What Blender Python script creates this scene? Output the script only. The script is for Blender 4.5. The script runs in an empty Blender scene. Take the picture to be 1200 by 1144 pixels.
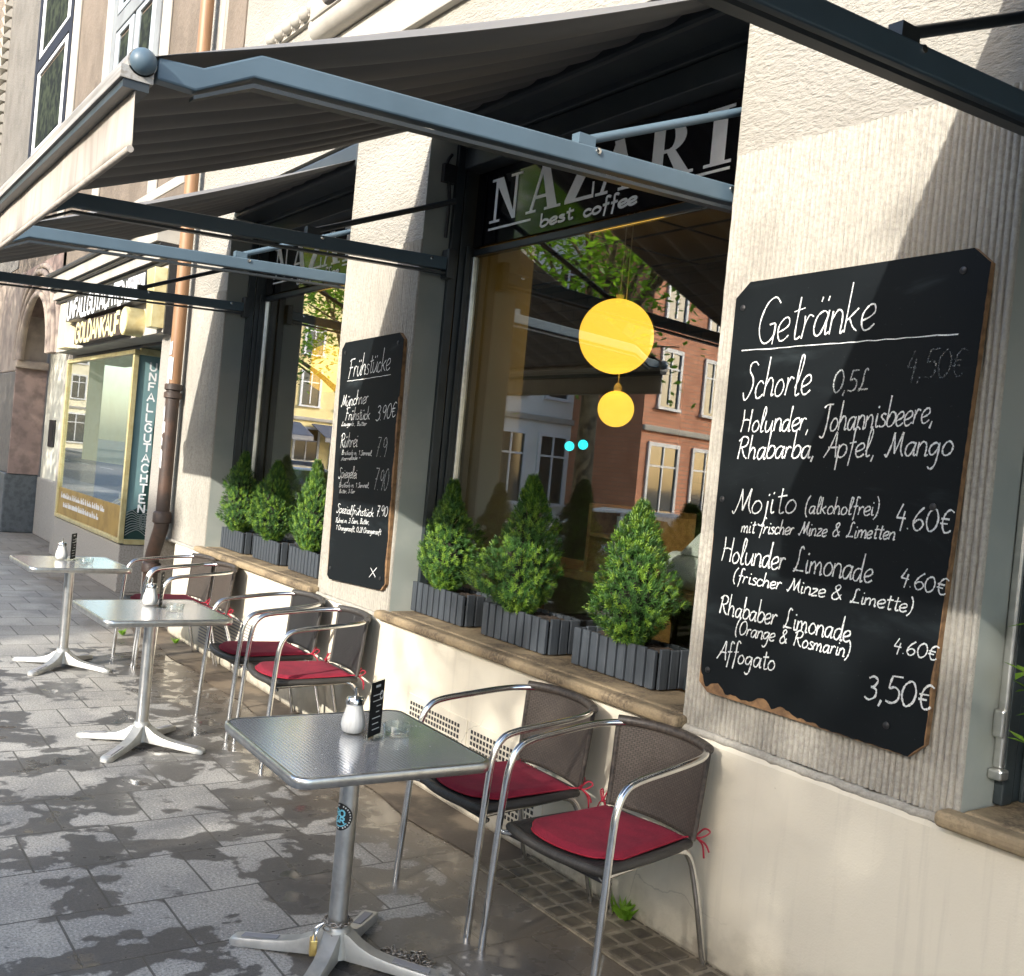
import bpy, math, random
from mathutils import Vector, Matrix
R = math.radians
rnd = random.Random(7)
sc = bpy.context.scene
col = sc.collection

# ------------------------------------------------------------------ camera
cd = bpy.data.cameras.new('camera'); cam = bpy.data.objects.new('camera', cd); col.objects.link(cam)
cd.sensor_fit = 'HORIZONTAL'; cd.sensor_width = 36; cd.lens = 35.95; cd.clip_start = .05; cd.clip_end = 600
cam.matrix_world = Matrix(((.5728623, -.0677796, .8168443, 0), (.8142671, -.0669819, -.5766129, -2.74),
                           (.0937964, .9954493, .0168193, 1.65), (0, 0, 0, 1)))
sc.camera = cam
# ------------------------------------------------------------------ world, sun, exposure
SUN = Vector((-.35, 1, -.47)).normalized()
w = bpy.data.worlds.new('World'); sc.world = w; w.use_nodes = True
wn = w.node_tree; bg = wn.nodes['Background']
sky = wn.nodes.new('ShaderNodeTexSky'); sky.sky_type = 'NISHITA'; sky.sun_disc = False
sky.sun_elevation = math.asin(-SUN.z); sky.sun_rotation = math.atan2(-SUN.x, -SUN.y)
sky.air_density = 1.0; sky.dust_density = 2.0; sky.ozone_density = 1.0
wn.links.new(sky.outputs[0], bg.inputs[0]); bg.inputs[1].default_value = .15
sl = bpy.data.lights.new('sun', 'SUN'); sl.energy = 2.0; sl.angle = R(.55); sl.color = (1, .95, .87)
so = bpy.data.objects.new('sun', sl); col.objects.link(so)
so.rotation_euler = SUN.to_track_quat('-Z', 'Y').to_euler(); so.location = (6, -14, 9)
sc.view_settings.view_transform = 'Standard'; sc.view_settings.look = 'None'
sc.view_settings.exposure = 1.88; sc.view_settings.gamma = 1
sc.cycles.max_bounces = 8; sc.cycles.transparent_max_bounces = 16; sc.cycles.diffuse_bounces = 5
sc.cycles.sample_clamp_indirect = 6; sc.cycles.caustics_reflective = False; sc.cycles.caustics_refractive = False

# ------------------------------------------------------------------ materials
def nt(name):
    m = bpy.data.materials.new(name); m.use_nodes = True
    t = m.node_tree
    return m, t, t.nodes['Principled BSDF'], t.nodes.new, t.links.new
def ramp(N, L, src, lo, hi):
    r = N('ShaderNodeMapRange'); r.inputs[1].default_value = lo; r.inputs[2].default_value = hi
    r.interpolation_type = 'SMOOTHSTEP'; L(src, r.inputs[0]); return r.outputs[0]
def mixc(N, L, fac, a, b, mode='MIX'):
    m = N('ShaderNodeMix'); m.data_type = 'RGBA'; m.blend_type = mode
    for s, k in ((fac, 0), (a, 6), (b, 7)):
        if hasattr(s, 'node'): L(s, m.inputs[k])
        elif k == 0: m.inputs[0].default_value = s
        else: m.inputs[k].default_value = (*s, 1) if len(s) == 3 else s
    return m.outputs[2]
def noise(N, L, vec, scale, det=5, rough=.55, dist=0):
    n = N('ShaderNodeTexNoise'); n.inputs['Scale'].default_value = scale; n.inputs['Detail'].default_value = det
    n.inputs['Roughness'].default_value = rough; n.inputs['Distortion'].default_value = dist; L(vec, n.inputs['Vector']); return n.outputs[0]
def math2(N, L, op, a, b=0.0, c=None):
    m = N('ShaderNodeMath'); m.operation = op
    for i, s in enumerate((a, b, c)):
        if s is None: continue
        if hasattr(s, 'node'): L(s, m.inputs[i])
        else: m.inputs[i].default_value = s
    return m.outputs[0]
def mat(name, c, rough=.6, metal=0, c2=None, cs=6, lo=.4, hi=.65, bs=0, bst=.4, bd=.004, coat=0, rv=0, spec=None, st=(1, 1, 1), fine=0):
    m, t, b, N, L = nt(name)
    tc = N('ShaderNodeTexCoord'); v = tc.outputs['Object']
    if st != (1, 1, 1):
        mp = N('ShaderNodeMapping'); mp.inputs['Scale'].default_value = st; L(v, mp.inputs[0]); v = mp.outputs[0]
    b.inputs['Base Color'].default_value = (*c, 1); b.inputs['Roughness'].default_value = rough; b.inputs['Metallic'].default_value = metal
    if coat: b.inputs['Coat Weight'].default_value = coat; b.inputs['Coat Roughness'].default_value = .08
    if spec is not None: b.inputs['Specular IOR Level'].default_value = spec
    out = None
    if c2: out = mixc(N, L, ramp(N, L, noise(N, L, v, cs), lo, hi), c, c2)
    if fine:
        f = ramp(N, L, noise(N, L, v, fine, 3, .7), .35, .7)
        out = mixc(N, L, f, out if out else c, tuple(x * .72 for x in c), 'MIX')
    if out: L(out, b.inputs['Base Color'])
    if rv: L(math2(N, L, 'MULTIPLY_ADD', noise(N, L, v, cs * 1.7), rv * 2, rough - rv), b.inputs['Roughness'])
    if bs:
        bp = N('ShaderNodeBump'); bp.inputs['Strength'].default_value = bst; bp.inputs['Distance'].default_value = bd
        L(noise(N, L, v, bs, 6, .6), bp.inputs['Height']); L(bp.outputs[0], b.inputs['Normal'])
    return m
def emis(name, c, s):
    m, t, b, N, L = nt(name); b.inputs['Base Color'].default_value = (*c, 1)
    b.inputs['Emission Color'].default_value = (*c, 1); b.inputs['Emission Strength'].default_value = s; return m
def glassmat(name, ior=1.9, tint=(.93, .96, .94), rough=0.0, k=1.0):
    m, t, b, N, L = nt(name); t.nodes.remove(b)
    tr = N('ShaderNodeBsdfTransparent'); tr.inputs[0].default_value = (*tint, 1)
    gl = N('ShaderNodeBsdfGlossy'); gl.inputs['Roughness'].default_value = rough
    lw = N('ShaderNodeLayerWeight'); lw.inputs[0].default_value = .5; f0 = ((ior - 1) / (ior + 1)) ** 2
    fr = math2(N, L, 'MULTIPLY_ADD', math2(N, L, 'POWER', lw.outputs[1], 4.0), 1 - f0, f0)
    mx = N('ShaderNodeMixShader'); L(math2(N, L, 'MULTIPLY', fr, k), mx.inputs[0]); L(tr.outputs[0], mx.inputs[1]); L(gl.outputs[0], mx.inputs[2])
    L(mx.outputs[0], t.nodes['Material Output'].inputs[0]); return m
def chalkmat(name, c, op):
    m, t, b, N, L = nt(name)
    tc = N('ShaderNodeTexCoord'); b.inputs['Base Color'].default_value = (*c, 1); b.inputs['Roughness'].default_value = .95
    f = ramp(N, L, noise(N, L, tc.outputs['Object'], 260, 3, .7), .62 - op * .55, .75 - op * .35)
    L(math2(N, L, 'MULTIPLY', f, min(1, .25 + op)), b.inputs['Alpha']); return m
def weavemat(name, c, c2, sx, sy):
    m, t, b, N, L = nt(name)
    uv = N('ShaderNodeUVMap'); mp = N('ShaderNodeMapping'); mp.inputs['Scale'].default_value = (sx, sy, 1); L(uv.outputs[0], mp.inputs[0])
    br = N('ShaderNodeTexBrick'); L(mp.outputs[0], br.inputs[0]); br.inputs['Scale'].default_value = 1
    br.inputs['Brick Width'].default_value = 1; br.inputs['Row Height'].default_value = 1; br.inputs['Mortar Size'].default_value = .13; br.inputs['Mortar Smooth'].default_value = .6
    br.inputs['Color1'].default_value = (*c, 1); br.inputs['Color2'].default_value = (*[x * .75 for x in c], 1); br.inputs['Mortar'].default_value = (*c2, 1)
    L(br.outputs[0], b.inputs['Base Color']); b.inputs['Roughness'].default_value = .45
    bp = N('ShaderNodeBump'); bp.invert = True; bp.inputs['Strength'].default_value = .9; bp.inputs['Distance'].default_value = .003
    L(br.outputs[1], bp.inputs['Height']); L(bp.outputs[0], b.inputs['Normal'])
    return m

K = {}
K['plaster'] = mat('upper_plaster', (.40, .378, .328), .92, c2=(.335, .315, .272), cs=1.3, bs=48, bst=1, bd=.022, st=(.6, 1, 1.6))
K['rib'] = mat('ribbed_plaster', (.43, .405, .35), .92, c2=(.36, .338, .29), cs=1.6, bs=150, bst=.8, bd=.004, fine=60)
K['stone_grey'] = mat('dark_granite', (.12, .13, .135), .55, c2=(.06, .07, .07), cs=14, fine=120)
K['granite'] = mat('speckled_granite', (.42, .39, .35), .5, c2=(.28, .26, .23), cs=60, lo=.45, hi=.6, fine=180)
K['sand'] = mat('sandstone', (.36, .29, .23), .9, c2=(.24, .19, .16), cs=3, bs=40, bst=.5, bd=.008)
K['redstone'] = mat('reddish_stone', (.27, .19, .16), .85, c2=(.18, .13, .11), cs=5, bs=50, bd=.004)
K['beige_rough'] = mat('combed_beige_plaster', (.19, .152, .117), .95, c2=(.14, .112, .085), cs=2, bs=26, bst=1, bd=.02, st=(1, 1, .6))
K['cream'] = mat('cream_moulding', (.43, .405, .355), .8, c2=(.36, .335, .29), cs=3, bs=60, bd=.003)
K['reveal'] = mat('painted_reveal', (.40, .42, .38), .75, c2=(.34, .37, .34), cs=3, bs=120, bst=.2, bd=.002)
K['frame'] = mat('dark_window_frame', (.022, .03, .034), .4, c2=(.03, .04, .045), cs=8)
K['anthracite'] = mat('anthracite_metal', (.030, .037, .042), .42, c2=(.04, .047, .05), cs=5)
K['armgrey'] = mat('blue_grey_coated_metal', (.095, .145, .185), .45, c2=(.085, .13, .165), cs=4)
K['alu'] = mat('brushed_aluminium', (.72, .72, .70), .32, 1, c2=(.60, .60, .585), cs=22, bs=300, bst=.08, bd=.001)
K['tube'] = mat('polished_tube', (.78, .78, .77), .17, 1, c2=(.70, .70, .69), cs=30, rv=.05)
K['cast'] = mat('cast_aluminium', (.52, .52, .49), .5, .7, c2=(.42, .42, .40), cs=14, bs=160, bst=.25, bd=.001)
K['wood'] = mat('honey_wood', (.50, .27, .09), .45, c2=(.36, .18, .055), cs=4, st=(1, 9, 9))
K['darkwood'] = mat('dark_wood', (.05, .03, .022), .6, c2=(.035, .022, .016), cs=5, st=(1, 8, 8))
K['black'] = mat('black_plastic', (.012, .013, .014), .45, c2=(.02, .02, .022), cs=30)
K['white'] = mat('white_paint', (.74, .74, .70), .55, c2=(.66, .66, .62), cs=9)
K['gold'] = mat('gold_metal', (.80, .70, .38), .32, .6, c2=(.70, .58, .28), cs=10)
K['yellow'] = mat('yellow_plastic', (.80, .56, .06), .4, c2=(.72, .48, .05), cs=4)
K['red'] = mat('red_felt', (.27, .012, .034), .95, c2=(.19, .009, .026), cs=11, bs=70, bst=.8, bd=.004, fine=300)
K['tie'] = mat('red_cord', (.32, .012, .03), .9)
K['wback'] = weavemat('brown_wicker', (.100, .081, .066), (.034, .028, .023), 22, 44)
K['wblack'] = weavemat('black_wicker', (.030, .029, .029), (.008, .008, .008), 26, 40)
K['wseat'] = weavemat('black_wicker_seat', (.028, .029, .030), (.006, .006, .006), 30, 26)
K['wedge'] = mat('wicker_binding', (.035, .032, .029), .45, c2=(.055, .05, .045), cs=3, st=(60, 1, 1), bs=70, bst=.6, bd=.003)
K['wbind'] = mat('brown_wicker_binding', (.062, .050, .040), .45, c2=(.026, .021, .018), cs=60, bs=90, bst=.6, bd=.003)
K['glass'] = glassmat('window_glass', 1.75, (.90, .93, .90), k=2.6)
K['shopglass'] = glassmat('shop_glass', 1.6, (.93, .96, .94), k=.75)
K['clear'] = glassmat('clear_glass', 1.5, (.96, .985, .98), k=1.3)
K['acryl'] = glassmat('clear_acrylic', 1.45, (.95, .97, .97))
K['sugar'] = mat('white_sugar', (.80, .79, .74), .5, c2=(.70, .69, .64), cs=40, st=(3, 3, .3), coat=.6)
K['lamp'] = emis('lit_yellow_globe', (1.0, .53, .05), .70)
K['cyan'] = emis('cyan_led', (.02, .75, .85), 1.0)
K['soil'] = mat('potting_soil', (.022, .016, .012), .95, c2=(.05, .035, .025), cs=30, bs=60, bst=1, bd=.01)
K['planter'] = mat('anthracite_slats', (.044, .053, .064), .5, c2=(.060, .070, .082), cs=4, st=(20, 20, 1), bs=120, bst=.2, bd=.001)
K['needle'] = mat('spruce_needles', (.025, .084, .011), .6, c2=(.046, .135, .016), cs=12)
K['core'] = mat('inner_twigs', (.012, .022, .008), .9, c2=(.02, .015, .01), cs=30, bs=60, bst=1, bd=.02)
K['needle2'] = mat('young_spruce_needles', (.125, .245, .018), .55, c2=(.19, .31, .028), cs=14)
K['bark'] = mat('bark', (.26, .20, .12), .9, c2=(.07, .05, .035), cs=8, bs=20, bst=.9, bd=.02)
def leafmat(name, c, c2, tr):
    m, t, b, N, L = nt(name); v = N('ShaderNodeTexCoord').outputs['Object']
    c_ = mixc(N, L, ramp(N, L, noise(N, L, v, 2.5), .4, .65), c, c2); L(c_, b.inputs['Base Color']); b.inputs['Roughness'].default_value = .5
    tl = N('ShaderNodeBsdfTranslucent'); L(mixc(N, L, 1.0, c_, (1.5, 1.6, .8), 'MULTIPLY'), tl.inputs[0]); mx = N('ShaderNodeMixShader'); mx.inputs[0].default_value = tr
    L(b.outputs[0], mx.inputs[1]); L(tl.outputs[0], mx.inputs[2]); L(mx.outputs[0], t.nodes['Material Output'].inputs[0]); return m
K['leaf'] = leafmat('fresh_leaves', (.16, .30, .03), (.24, .40, .05), .5)
K['leafx'] = mat('fresh_leaves', (.13, .26, .03), .5, c2=(.20, .34, .045), cs=3)
K['leaf2'] = mat('dark_leaf_green', (.06, .13, .018), .5, c2=(.09, .18, .022), cs=3)  # darker leaf green for some street trees and the flower stems
K['copper'] = mat('orange_painted_pipe', (.30, .165, .082), .5, c2=(.24, .13, .065), cs=6, st=(3, 3, .4))
K['iron'] = mat('old_cast_iron_pipe', (.050, .036, .031), .5, c2=(.10, .058, .04), cs=7, bs=50, bst=.4, bd=.003)
K['chain'] = mat('steel_chain', (.33, .31, .28), .4, .9, c2=(.20, .17, .14), cs=60)
K['brass'] = mat('brass', (.80, .58, .20), .3, .8, c2=(.68, .48, .16), cs=40)
K['paper'] = mat('paper_sticker', (.66, .66, .64), .8, c2=(.5, .5, .5), cs=30)
K['slate'] = mat('grey_ink', (.25, .25, .26), .8)

def boardmat():
    m, t, b, N, L = nt('chalkboard_black')
    v = N('ShaderNodeTexCoord').outputs['Object']
    mp = N('ShaderNodeMapping'); mp.inputs['Scale'].default_value = (1, 1, 3.2); mp.inputs['Rotation'].default_value = (0, .1, 0); L(v, mp.inputs[0])
    sm = ramp(N, L, noise(N, L, mp.outputs[0], 2.3, 6, .6, .6), .55, .82)
    mp2 = N('ShaderNodeMapping'); mp2.inputs['Scale'].default_value = (34, 1, .8); L(v, mp2.inputs[0])
    drip = ramp(N, L, noise(N, L, mp2.outputs[0], 1, 2), .70, .78)
    sx = N('ShaderNodeSeparateXYZ'); L(v, sx.inputs[0])
    drip = math2(N, L, 'MULTIPLY', drip, ramp(N, L, sx.outputs[2], 2.18, 2.42))
    c = mixc(N, L, sm, (.0050, .0072, .0085), (.024, .032, .035)); c = mixc(N, L, drip, c, (.05, .05, .05))
    sp = ramp(N, L, noise(N, L, v, 130, 2), .72, .76); c = mixc(N, L, math2(N, L, 'MULTIPLY', sp, .3), c, (.06, .065, .065))
    L(c, b.inputs['Base Color']); b.inputs['Roughness'].default_value = .6; b.inputs['Specular IOR Level'].default_value = .16
    return m
K['board'] = boardmat()
K['chip'] = mat('bare_chipboard', (.26, .15, .07), .9, c2=(.14, .08, .04), cs=26, bs=90, bd=.002)
K['chalk'] = chalkmat('white_chalk', (.80, .82, .80), .66)
K['chalkfade'] = chalkmat('faded_chalk', (.42, .45, .45), .28)
K['chalkmid'] = chalkmat('thin_chalk', (.62, .65, .64), .5)

def lowerwall():
    m, t, b, N, L = nt('cream_painted_plinth')
    v = N('ShaderNodeTexCoord').outputs['Object']; s = N('ShaderNodeSeparateXYZ'); L(v, s.inputs[0])
    c = mixc(N, L, ramp(N, L, noise(N, L, v, 1.4, 6), .4, .7), (.71, .655, .53), (.66, .61, .495))
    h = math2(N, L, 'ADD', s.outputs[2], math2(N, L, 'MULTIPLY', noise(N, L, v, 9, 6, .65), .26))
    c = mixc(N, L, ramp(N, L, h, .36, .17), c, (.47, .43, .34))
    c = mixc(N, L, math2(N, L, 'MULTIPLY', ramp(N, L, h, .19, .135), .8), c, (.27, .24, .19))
    mp = N('ShaderNodeMapping'); mp.inputs['Scale'].default_value = (26, 1, 1.3); L(v, mp.inputs[0])
    run = math2(N, L, 'MULTIPLY', ramp(N, L, noise(N, L, mp.outputs[0], 1, 3), .55, .75), .3)
    c = mixc(N, L, run, c, (.5, .46, .38))
    sp = ramp(N, L, noise(N, L, v, 34, 2), .765, .78); c = mixc(N, L, math2(N, L, 'MULTIPLY', sp, .6), c, (.42, .38, .30))
    vo = N('ShaderNodeTexVoronoi'); vo.feature = 'DISTANCE_TO_EDGE'; vo.inputs['Scale'].default_value = 1.1
    mv = N('ShaderNodeMix'); mv.data_type = 'VECTOR'; mv.inputs[0].default_value = .12; L(v, mv.inputs[4]); nn = N('ShaderNodeTexNoise'); nn.inputs['Scale'].default_value = 6; nn.inputs['Detail'].default_value = 5; L(v, nn.inputs['Vector']); L(nn.outputs[1], mv.inputs[5]); L(mv.outputs[1], vo.inputs['Vector'])
    ck = math2(N, L, 'MULTIPLY', ramp(N, L, vo.outputs[0], .0035, .0), ramp(N, L, noise(N, L, v, 1.7, 3), .52, .60))
    c = mixc(N, L, math2(N, L, 'MULTIPLY', ck, .5), c, (.30, .27, .21))
    L(c, b.inputs['Base Color']); b.inputs['Roughness'].default_value = .62
    bp = N('ShaderNodeBump'); bp.inputs['Strength'].default_value = .35; bp.inputs['Distance'].default_value = .006
    L(math2(N, L, 'ADD', noise(N, L, v, 14, 5), math2(N, L, 'MULTIPLY', noise(N, L, v, 160, 3), .35)), bp.inputs['Height']); L(bp.outputs[0], b.inputs['Normal'])
    return m
K['plinth'] = lowerwall()

def pavement():
    m, t, b, N, L = nt('granite_slab_paving')
    v = N('ShaderNodeTexCoord').outputs['Object']; s = N('ShaderNodeSeparateXYZ'); L(v, s.inputs[0])
    cb = N('ShaderNodeCombineXYZ')
    wob = math2(N, L, 'MULTIPLY', noise(N, L, v, 5, 2), .006)
    L(math2(N, L, 'ADD', math2(N, L, 'ADD', s.outputs[1], 37.0615), wob), cb.inputs[0]); L(math2(N, L, 'ADD', math2(N, L, 'ADD', s.outputs[0], 82.02), wob), cb.inputs[1])
    br = N('ShaderNodeTexBrick'); L(cb.outputs[0], br.inputs[0]); br.inputs['Scale'].default_value = 1
    br.inputs['Brick Width'].default_value = .357; br.inputs['Row Height'].default_value = .392; br.inputs['Mortar Size'].default_value = .0048; br.inputs['Mortar Smooth'].default_value = .25
    br.inputs['Color1'].default_value = (0, 0, 0, 1); br.inputs['Color2'].default_value = (1, 1, 1, 1); br.inputs['Mortar'].default_value = (.5, .5, .5, 1)
    tint = br.outputs[0]
    dry = mixc(N, L, tint, (.35, .332, .295), (.47, .448, .40))
    dry = mixc(N, L, ramp(N, L, noise(N, L, v, 2.2, 6), .38, .68), dry, (.27, .26, .24))
    dry = mixc(N, L, math2(N, L, 'MULTIPLY', ramp(N, L, noise(N, L, v, 105, 3, .7), .47, .58), .52), dry, (.12, .125, .12))
    dry = mixc(N, L, math2(N, L, 'MULTIPLY', ramp(N, L, noise(N, L, v, 85, 2, .65), .57, .64), .45), dry, (.58, .56, .52))
    # spilled water: patches, biased slab by slab, nearer the tables
    st = N('ShaderNodeMapping'); st.inputs['Scale'].default_value = (1.25, 1, 1); L(v, st.inputs[0])
    n1 = math2(N, L, 'ADD', noise(N, L, st.outputs[0], 2.6, 4, .58, .35), math2(N, L, 'MULTIPLY', noise(N, L, v, 11, 4, .6), .16))
    n1 = math2(N, L, 'ADD', n1, math2(N, L, 'MULTIPLY', tint, .10))
    n1 = math2(N, L, 'SUBTRACT', n1, math2(N, L, 'MULTIPLY', ramp(N, L, s.outputs[0], -7.6, -9.0), .3))
    n1 = math2(N, L, 'ADD', n1, math2(N, L, 'MULTIPLY', ramp(N, L, s.outputs[1], -1.05, -.35), .17))
    n1 = math2(N, L, 'SUBTRACT', n1, math2(N, L, 'MULTIPLY', ramp(N, L, s.outputs[1], -1.6, -2.6), .06))
    n1 = math2(N, L, 'ADD', n1, math2(N, L, 'MULTIPLY', math2(N, L, 'SUBTRACT', noise(N, L, v, 46, 3, .7), .5), .05))
    wet = math2(N, L, 'ADD', math2(N, L, 'MULTIPLY', ramp(N, L, n1, .592, .650), .32), math2(N, L, 'MULTIPLY', ramp(N, L, n1, .626, .646), .68))
    c = mixc(N, L, math2(N, L, 'MULTIPLY', wet, .86), dry, (.050, .047, .045))
    c = mixc(N, L, math2(N, L, 'MULTIPLY', br.outputs[1], .8), c, (.06, .055, .047))
    # trodden brown dirt along the house
    dirt = math2(N, L, 'MULTIPLY', ramp(N, L, math2(N, L, 'ADD', s.outputs[1], math2(N, L, 'MULTIPLY', noise(N, L, v, 4), .6)), -.55, .10), .6)
    c = mixc(N, L, dirt, c, (.13, .095, .06))
    L(c, b.inputs['Base Color'])
    pud = ramp(N, L, n1, .70, .78)
    rr = math2(N, L, 'SUBTRACT', math2(N, L, 'SUBTRACT', .82, math2(N, L, 'MULTIPLY', wet, .42)), math2(N, L, 'MULTIPLY', math2(N, L, 'MULTIPLY', pud, ramp(N, L, noise(N, L, v, 7, 3), .42, .62)), .36)); L(rr, b.inputs['Roughness'])
    hgt = math2(N, L, 'ADD', math2(N, L, 'MULTIPLY', br.outputs[1], -1.0), math2(N, L, 'MULTIPLY', noise(N, L, v, 260, 3, .6), math2(N, L, 'MULTIPLY_ADD', pud, -.3, .32)))
    bp = N('ShaderNodeBump'); bp.inputs['Strength'].default_value = .65; bp.inputs['Distance'].default_value = .004; L(hgt, bp.inputs['Height']); L(bp.outputs[0], b.inputs['Normal'])
    return m
K['pave'] = pavement()
K['asphalt'] = mat('asphalt', (.12, .12, .118), .85, c2=(.15, .148, .142), cs=1.2, bs=160, bst=.6, bd=.004, fine=200)
K['kerb'] = mat('kerb_granite', (.34, .33, .31), .8, c2=(.25, .24, .23), cs=8, fine=160)
K['cobble'] = mat('small_granite_setts', (.115, .095, .066), .7, c2=(.07, .058, .042), cs=11, bs=90, bst=.5, bd=.004)
K['strip'] = mat('dirty_concrete_strip', (.16, .125, .088), .62, c2=(.065, .05, .037), cs=3.2, lo=.40, hi=.55, bs=50, bst=.5, bd=.004, rv=.2)
K['earthjoint'] = mat('earth_joint', (.24, .205, .15), .95, c2=(.15, .13, .09), cs=20)
K['linepaint'] = mat('road_line_paint', (.7, .7, .66), .7, c2=(.5, .5, .48), cs=12)
K['sill'] = mat('weathered_stone_sill', (.36, .275, .165), .75, c2=(.085, .062, .04), cs=4.5, lo=.44, hi=.62, bs=60, bst=.5, bd=.004, fine=70)
K['fabric'] = mat('anthracite_awning_cloth', (.130, .130, .130), .7, c2=(.155, .150, .145), cs=2, st=(6, .3, .3), spec=.6, bs=900, bst=.15, bd=.0006)
K['valance'] = mat('cream_valance_cloth', (.40, .36, .31), .9, c2=(.33, .29, .25), cs=4, st=(7, 1, .6), bs=500, bst=.2, bd=.001)
K['barstripe'] = mat('grey_beige_bar', (.42, .40, .37), .5, c2=(.28, .25, .21), cs=3, st=(.4, 30, 30))
K['signblack'] = mat('glossy_black_sign', (.004, .004, .006), .06, coat=.5)
K['signwhite'] = mat('white_sign_letters', (.95, .95, .95), .3, c2=(.9, .9, .9), cs=20)
K['teal'] = mat('teal_foil', (.20, .33, .34), .35, c2=(.17, .29, .30), cs=2)
K['banner'] = mat('gold_foil_banner', (.46, .30, .08), .4, .3, c2=(.34, .21, .05), cs=4)
K['inwall'] = mat('ochre_interior_wall', (.62, .60, .50), .8, c2=(.57, .55, .45), cs=2)
K['inceil'] = mat('brown_ceiling', (.24, .20, .16), .8, c2=(.20, .17, .13), cs=2)
K['infloor'] = mat('dark_floor', (.05, .04, .032), .5, c2=(.035, .028, .022), cs=3)
def bricks(name, c1, c2, mo, bw, rh, ms, rough=.85):
    m, t, b, N, L = nt(name); v = N('ShaderNodeTexCoord').outputs['Object']; s = N('ShaderNodeSeparateXYZ'); L(v, s.inputs[0])
    cb = N('ShaderNodeCombineXYZ'); L(math2(N, L, 'ADD', s.outputs[0], s.outputs[1]), cb.inputs[0]); L(s.outputs[2], cb.inputs[1])
    br = N('ShaderNodeTexBrick'); L(cb.outputs[0], br.inputs[0]); br.inputs['Scale'].default_value = 1
    br.inputs['Brick Width'].default_value = bw; br.inputs['Row Height'].default_value = rh; br.inputs['Mortar Size'].default_value = ms
    for k, c in (('Color1', c1), ('Color2', c2), ('Mortar', mo)): br.inputs[k].default_value = (*c, 1)
    L(mixc(N, L, ramp(N, L, noise(N, L, v, 1.5), .4, .7), br.outputs[0], tuple(x * .7 for x in c1)), b.inputs['Base Color']); b.inputs['Roughness'].default_value = rough
    bp = N('ShaderNodeBump'); bp.invert = True; bp.inputs['Distance'].default_value = .01; L(br.outputs[1], bp.inputs['Height']); L(bp.outputs[0], b.inputs['Normal']); return m
K['brick'] = bricks('terracotta_brick', (.70, .29, .16), (.58, .23, .12), (.35, .25, .18), .5, .16, .015)
K['inbrick'] = bricks('dark_stone_cladding', (.085, .062, .042), (.055, .04, .028), (.02, .016, .012), .34, .09, .008)
K['facwhite'] = mat('white_facade', (.76, .75, .71), .9, c2=(.68, .67, .63), cs=1)
K['facyellow'] = mat('yellow_facade', (.86, .72, .36), .9, c2=(.80, .65, .30), cs=1)
K['facpale'] = mat('pale_yellow_facade', (.88, .82, .60), .9, c2=(.82, .75, .54), cs=1)
K['facgrey'] = mat('grey_facade', (.42, .40, .37), .9, c2=(.36, .34, .31), cs=1)
K['rooftile'] = mat('roof_tiles', (.34, .12, .06), .85, c2=(.25, .09, .05), cs=4, bs=8, bd=.05)
K['winwhite'] = mat('white_window_frame', (.70, .71, .72), .5)
K['oldpane'] = mat('dull_old_pane', (.022, .026, .026), .30, c2=(.045, .055, .04), cs=7, spec=0)
K['darkglass'] = mat('dark_window_pane', (.02, .025, .03), .05, coat=.6)
K['tyre'] = mat('tyre_rubber', (.02, .02, .021), .85)
def paint(n, c): return mat(n, c, .25, .3, coat=1)
K['carblue'] = mat('light_blue_car_paint', (.66, .76, .86), .3, coat=1); K['carblack'] = paint('dark_car_paint', (.02, .022, .026))
K['carsilver'] = paint('silver_car_paint', (.42, .43, .44)); K['vanwhite'] = paint('white_van_paint', (.62, .62, .60)); K['carred'] = paint('grey_car_paint', (.16, .17, .18))

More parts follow.
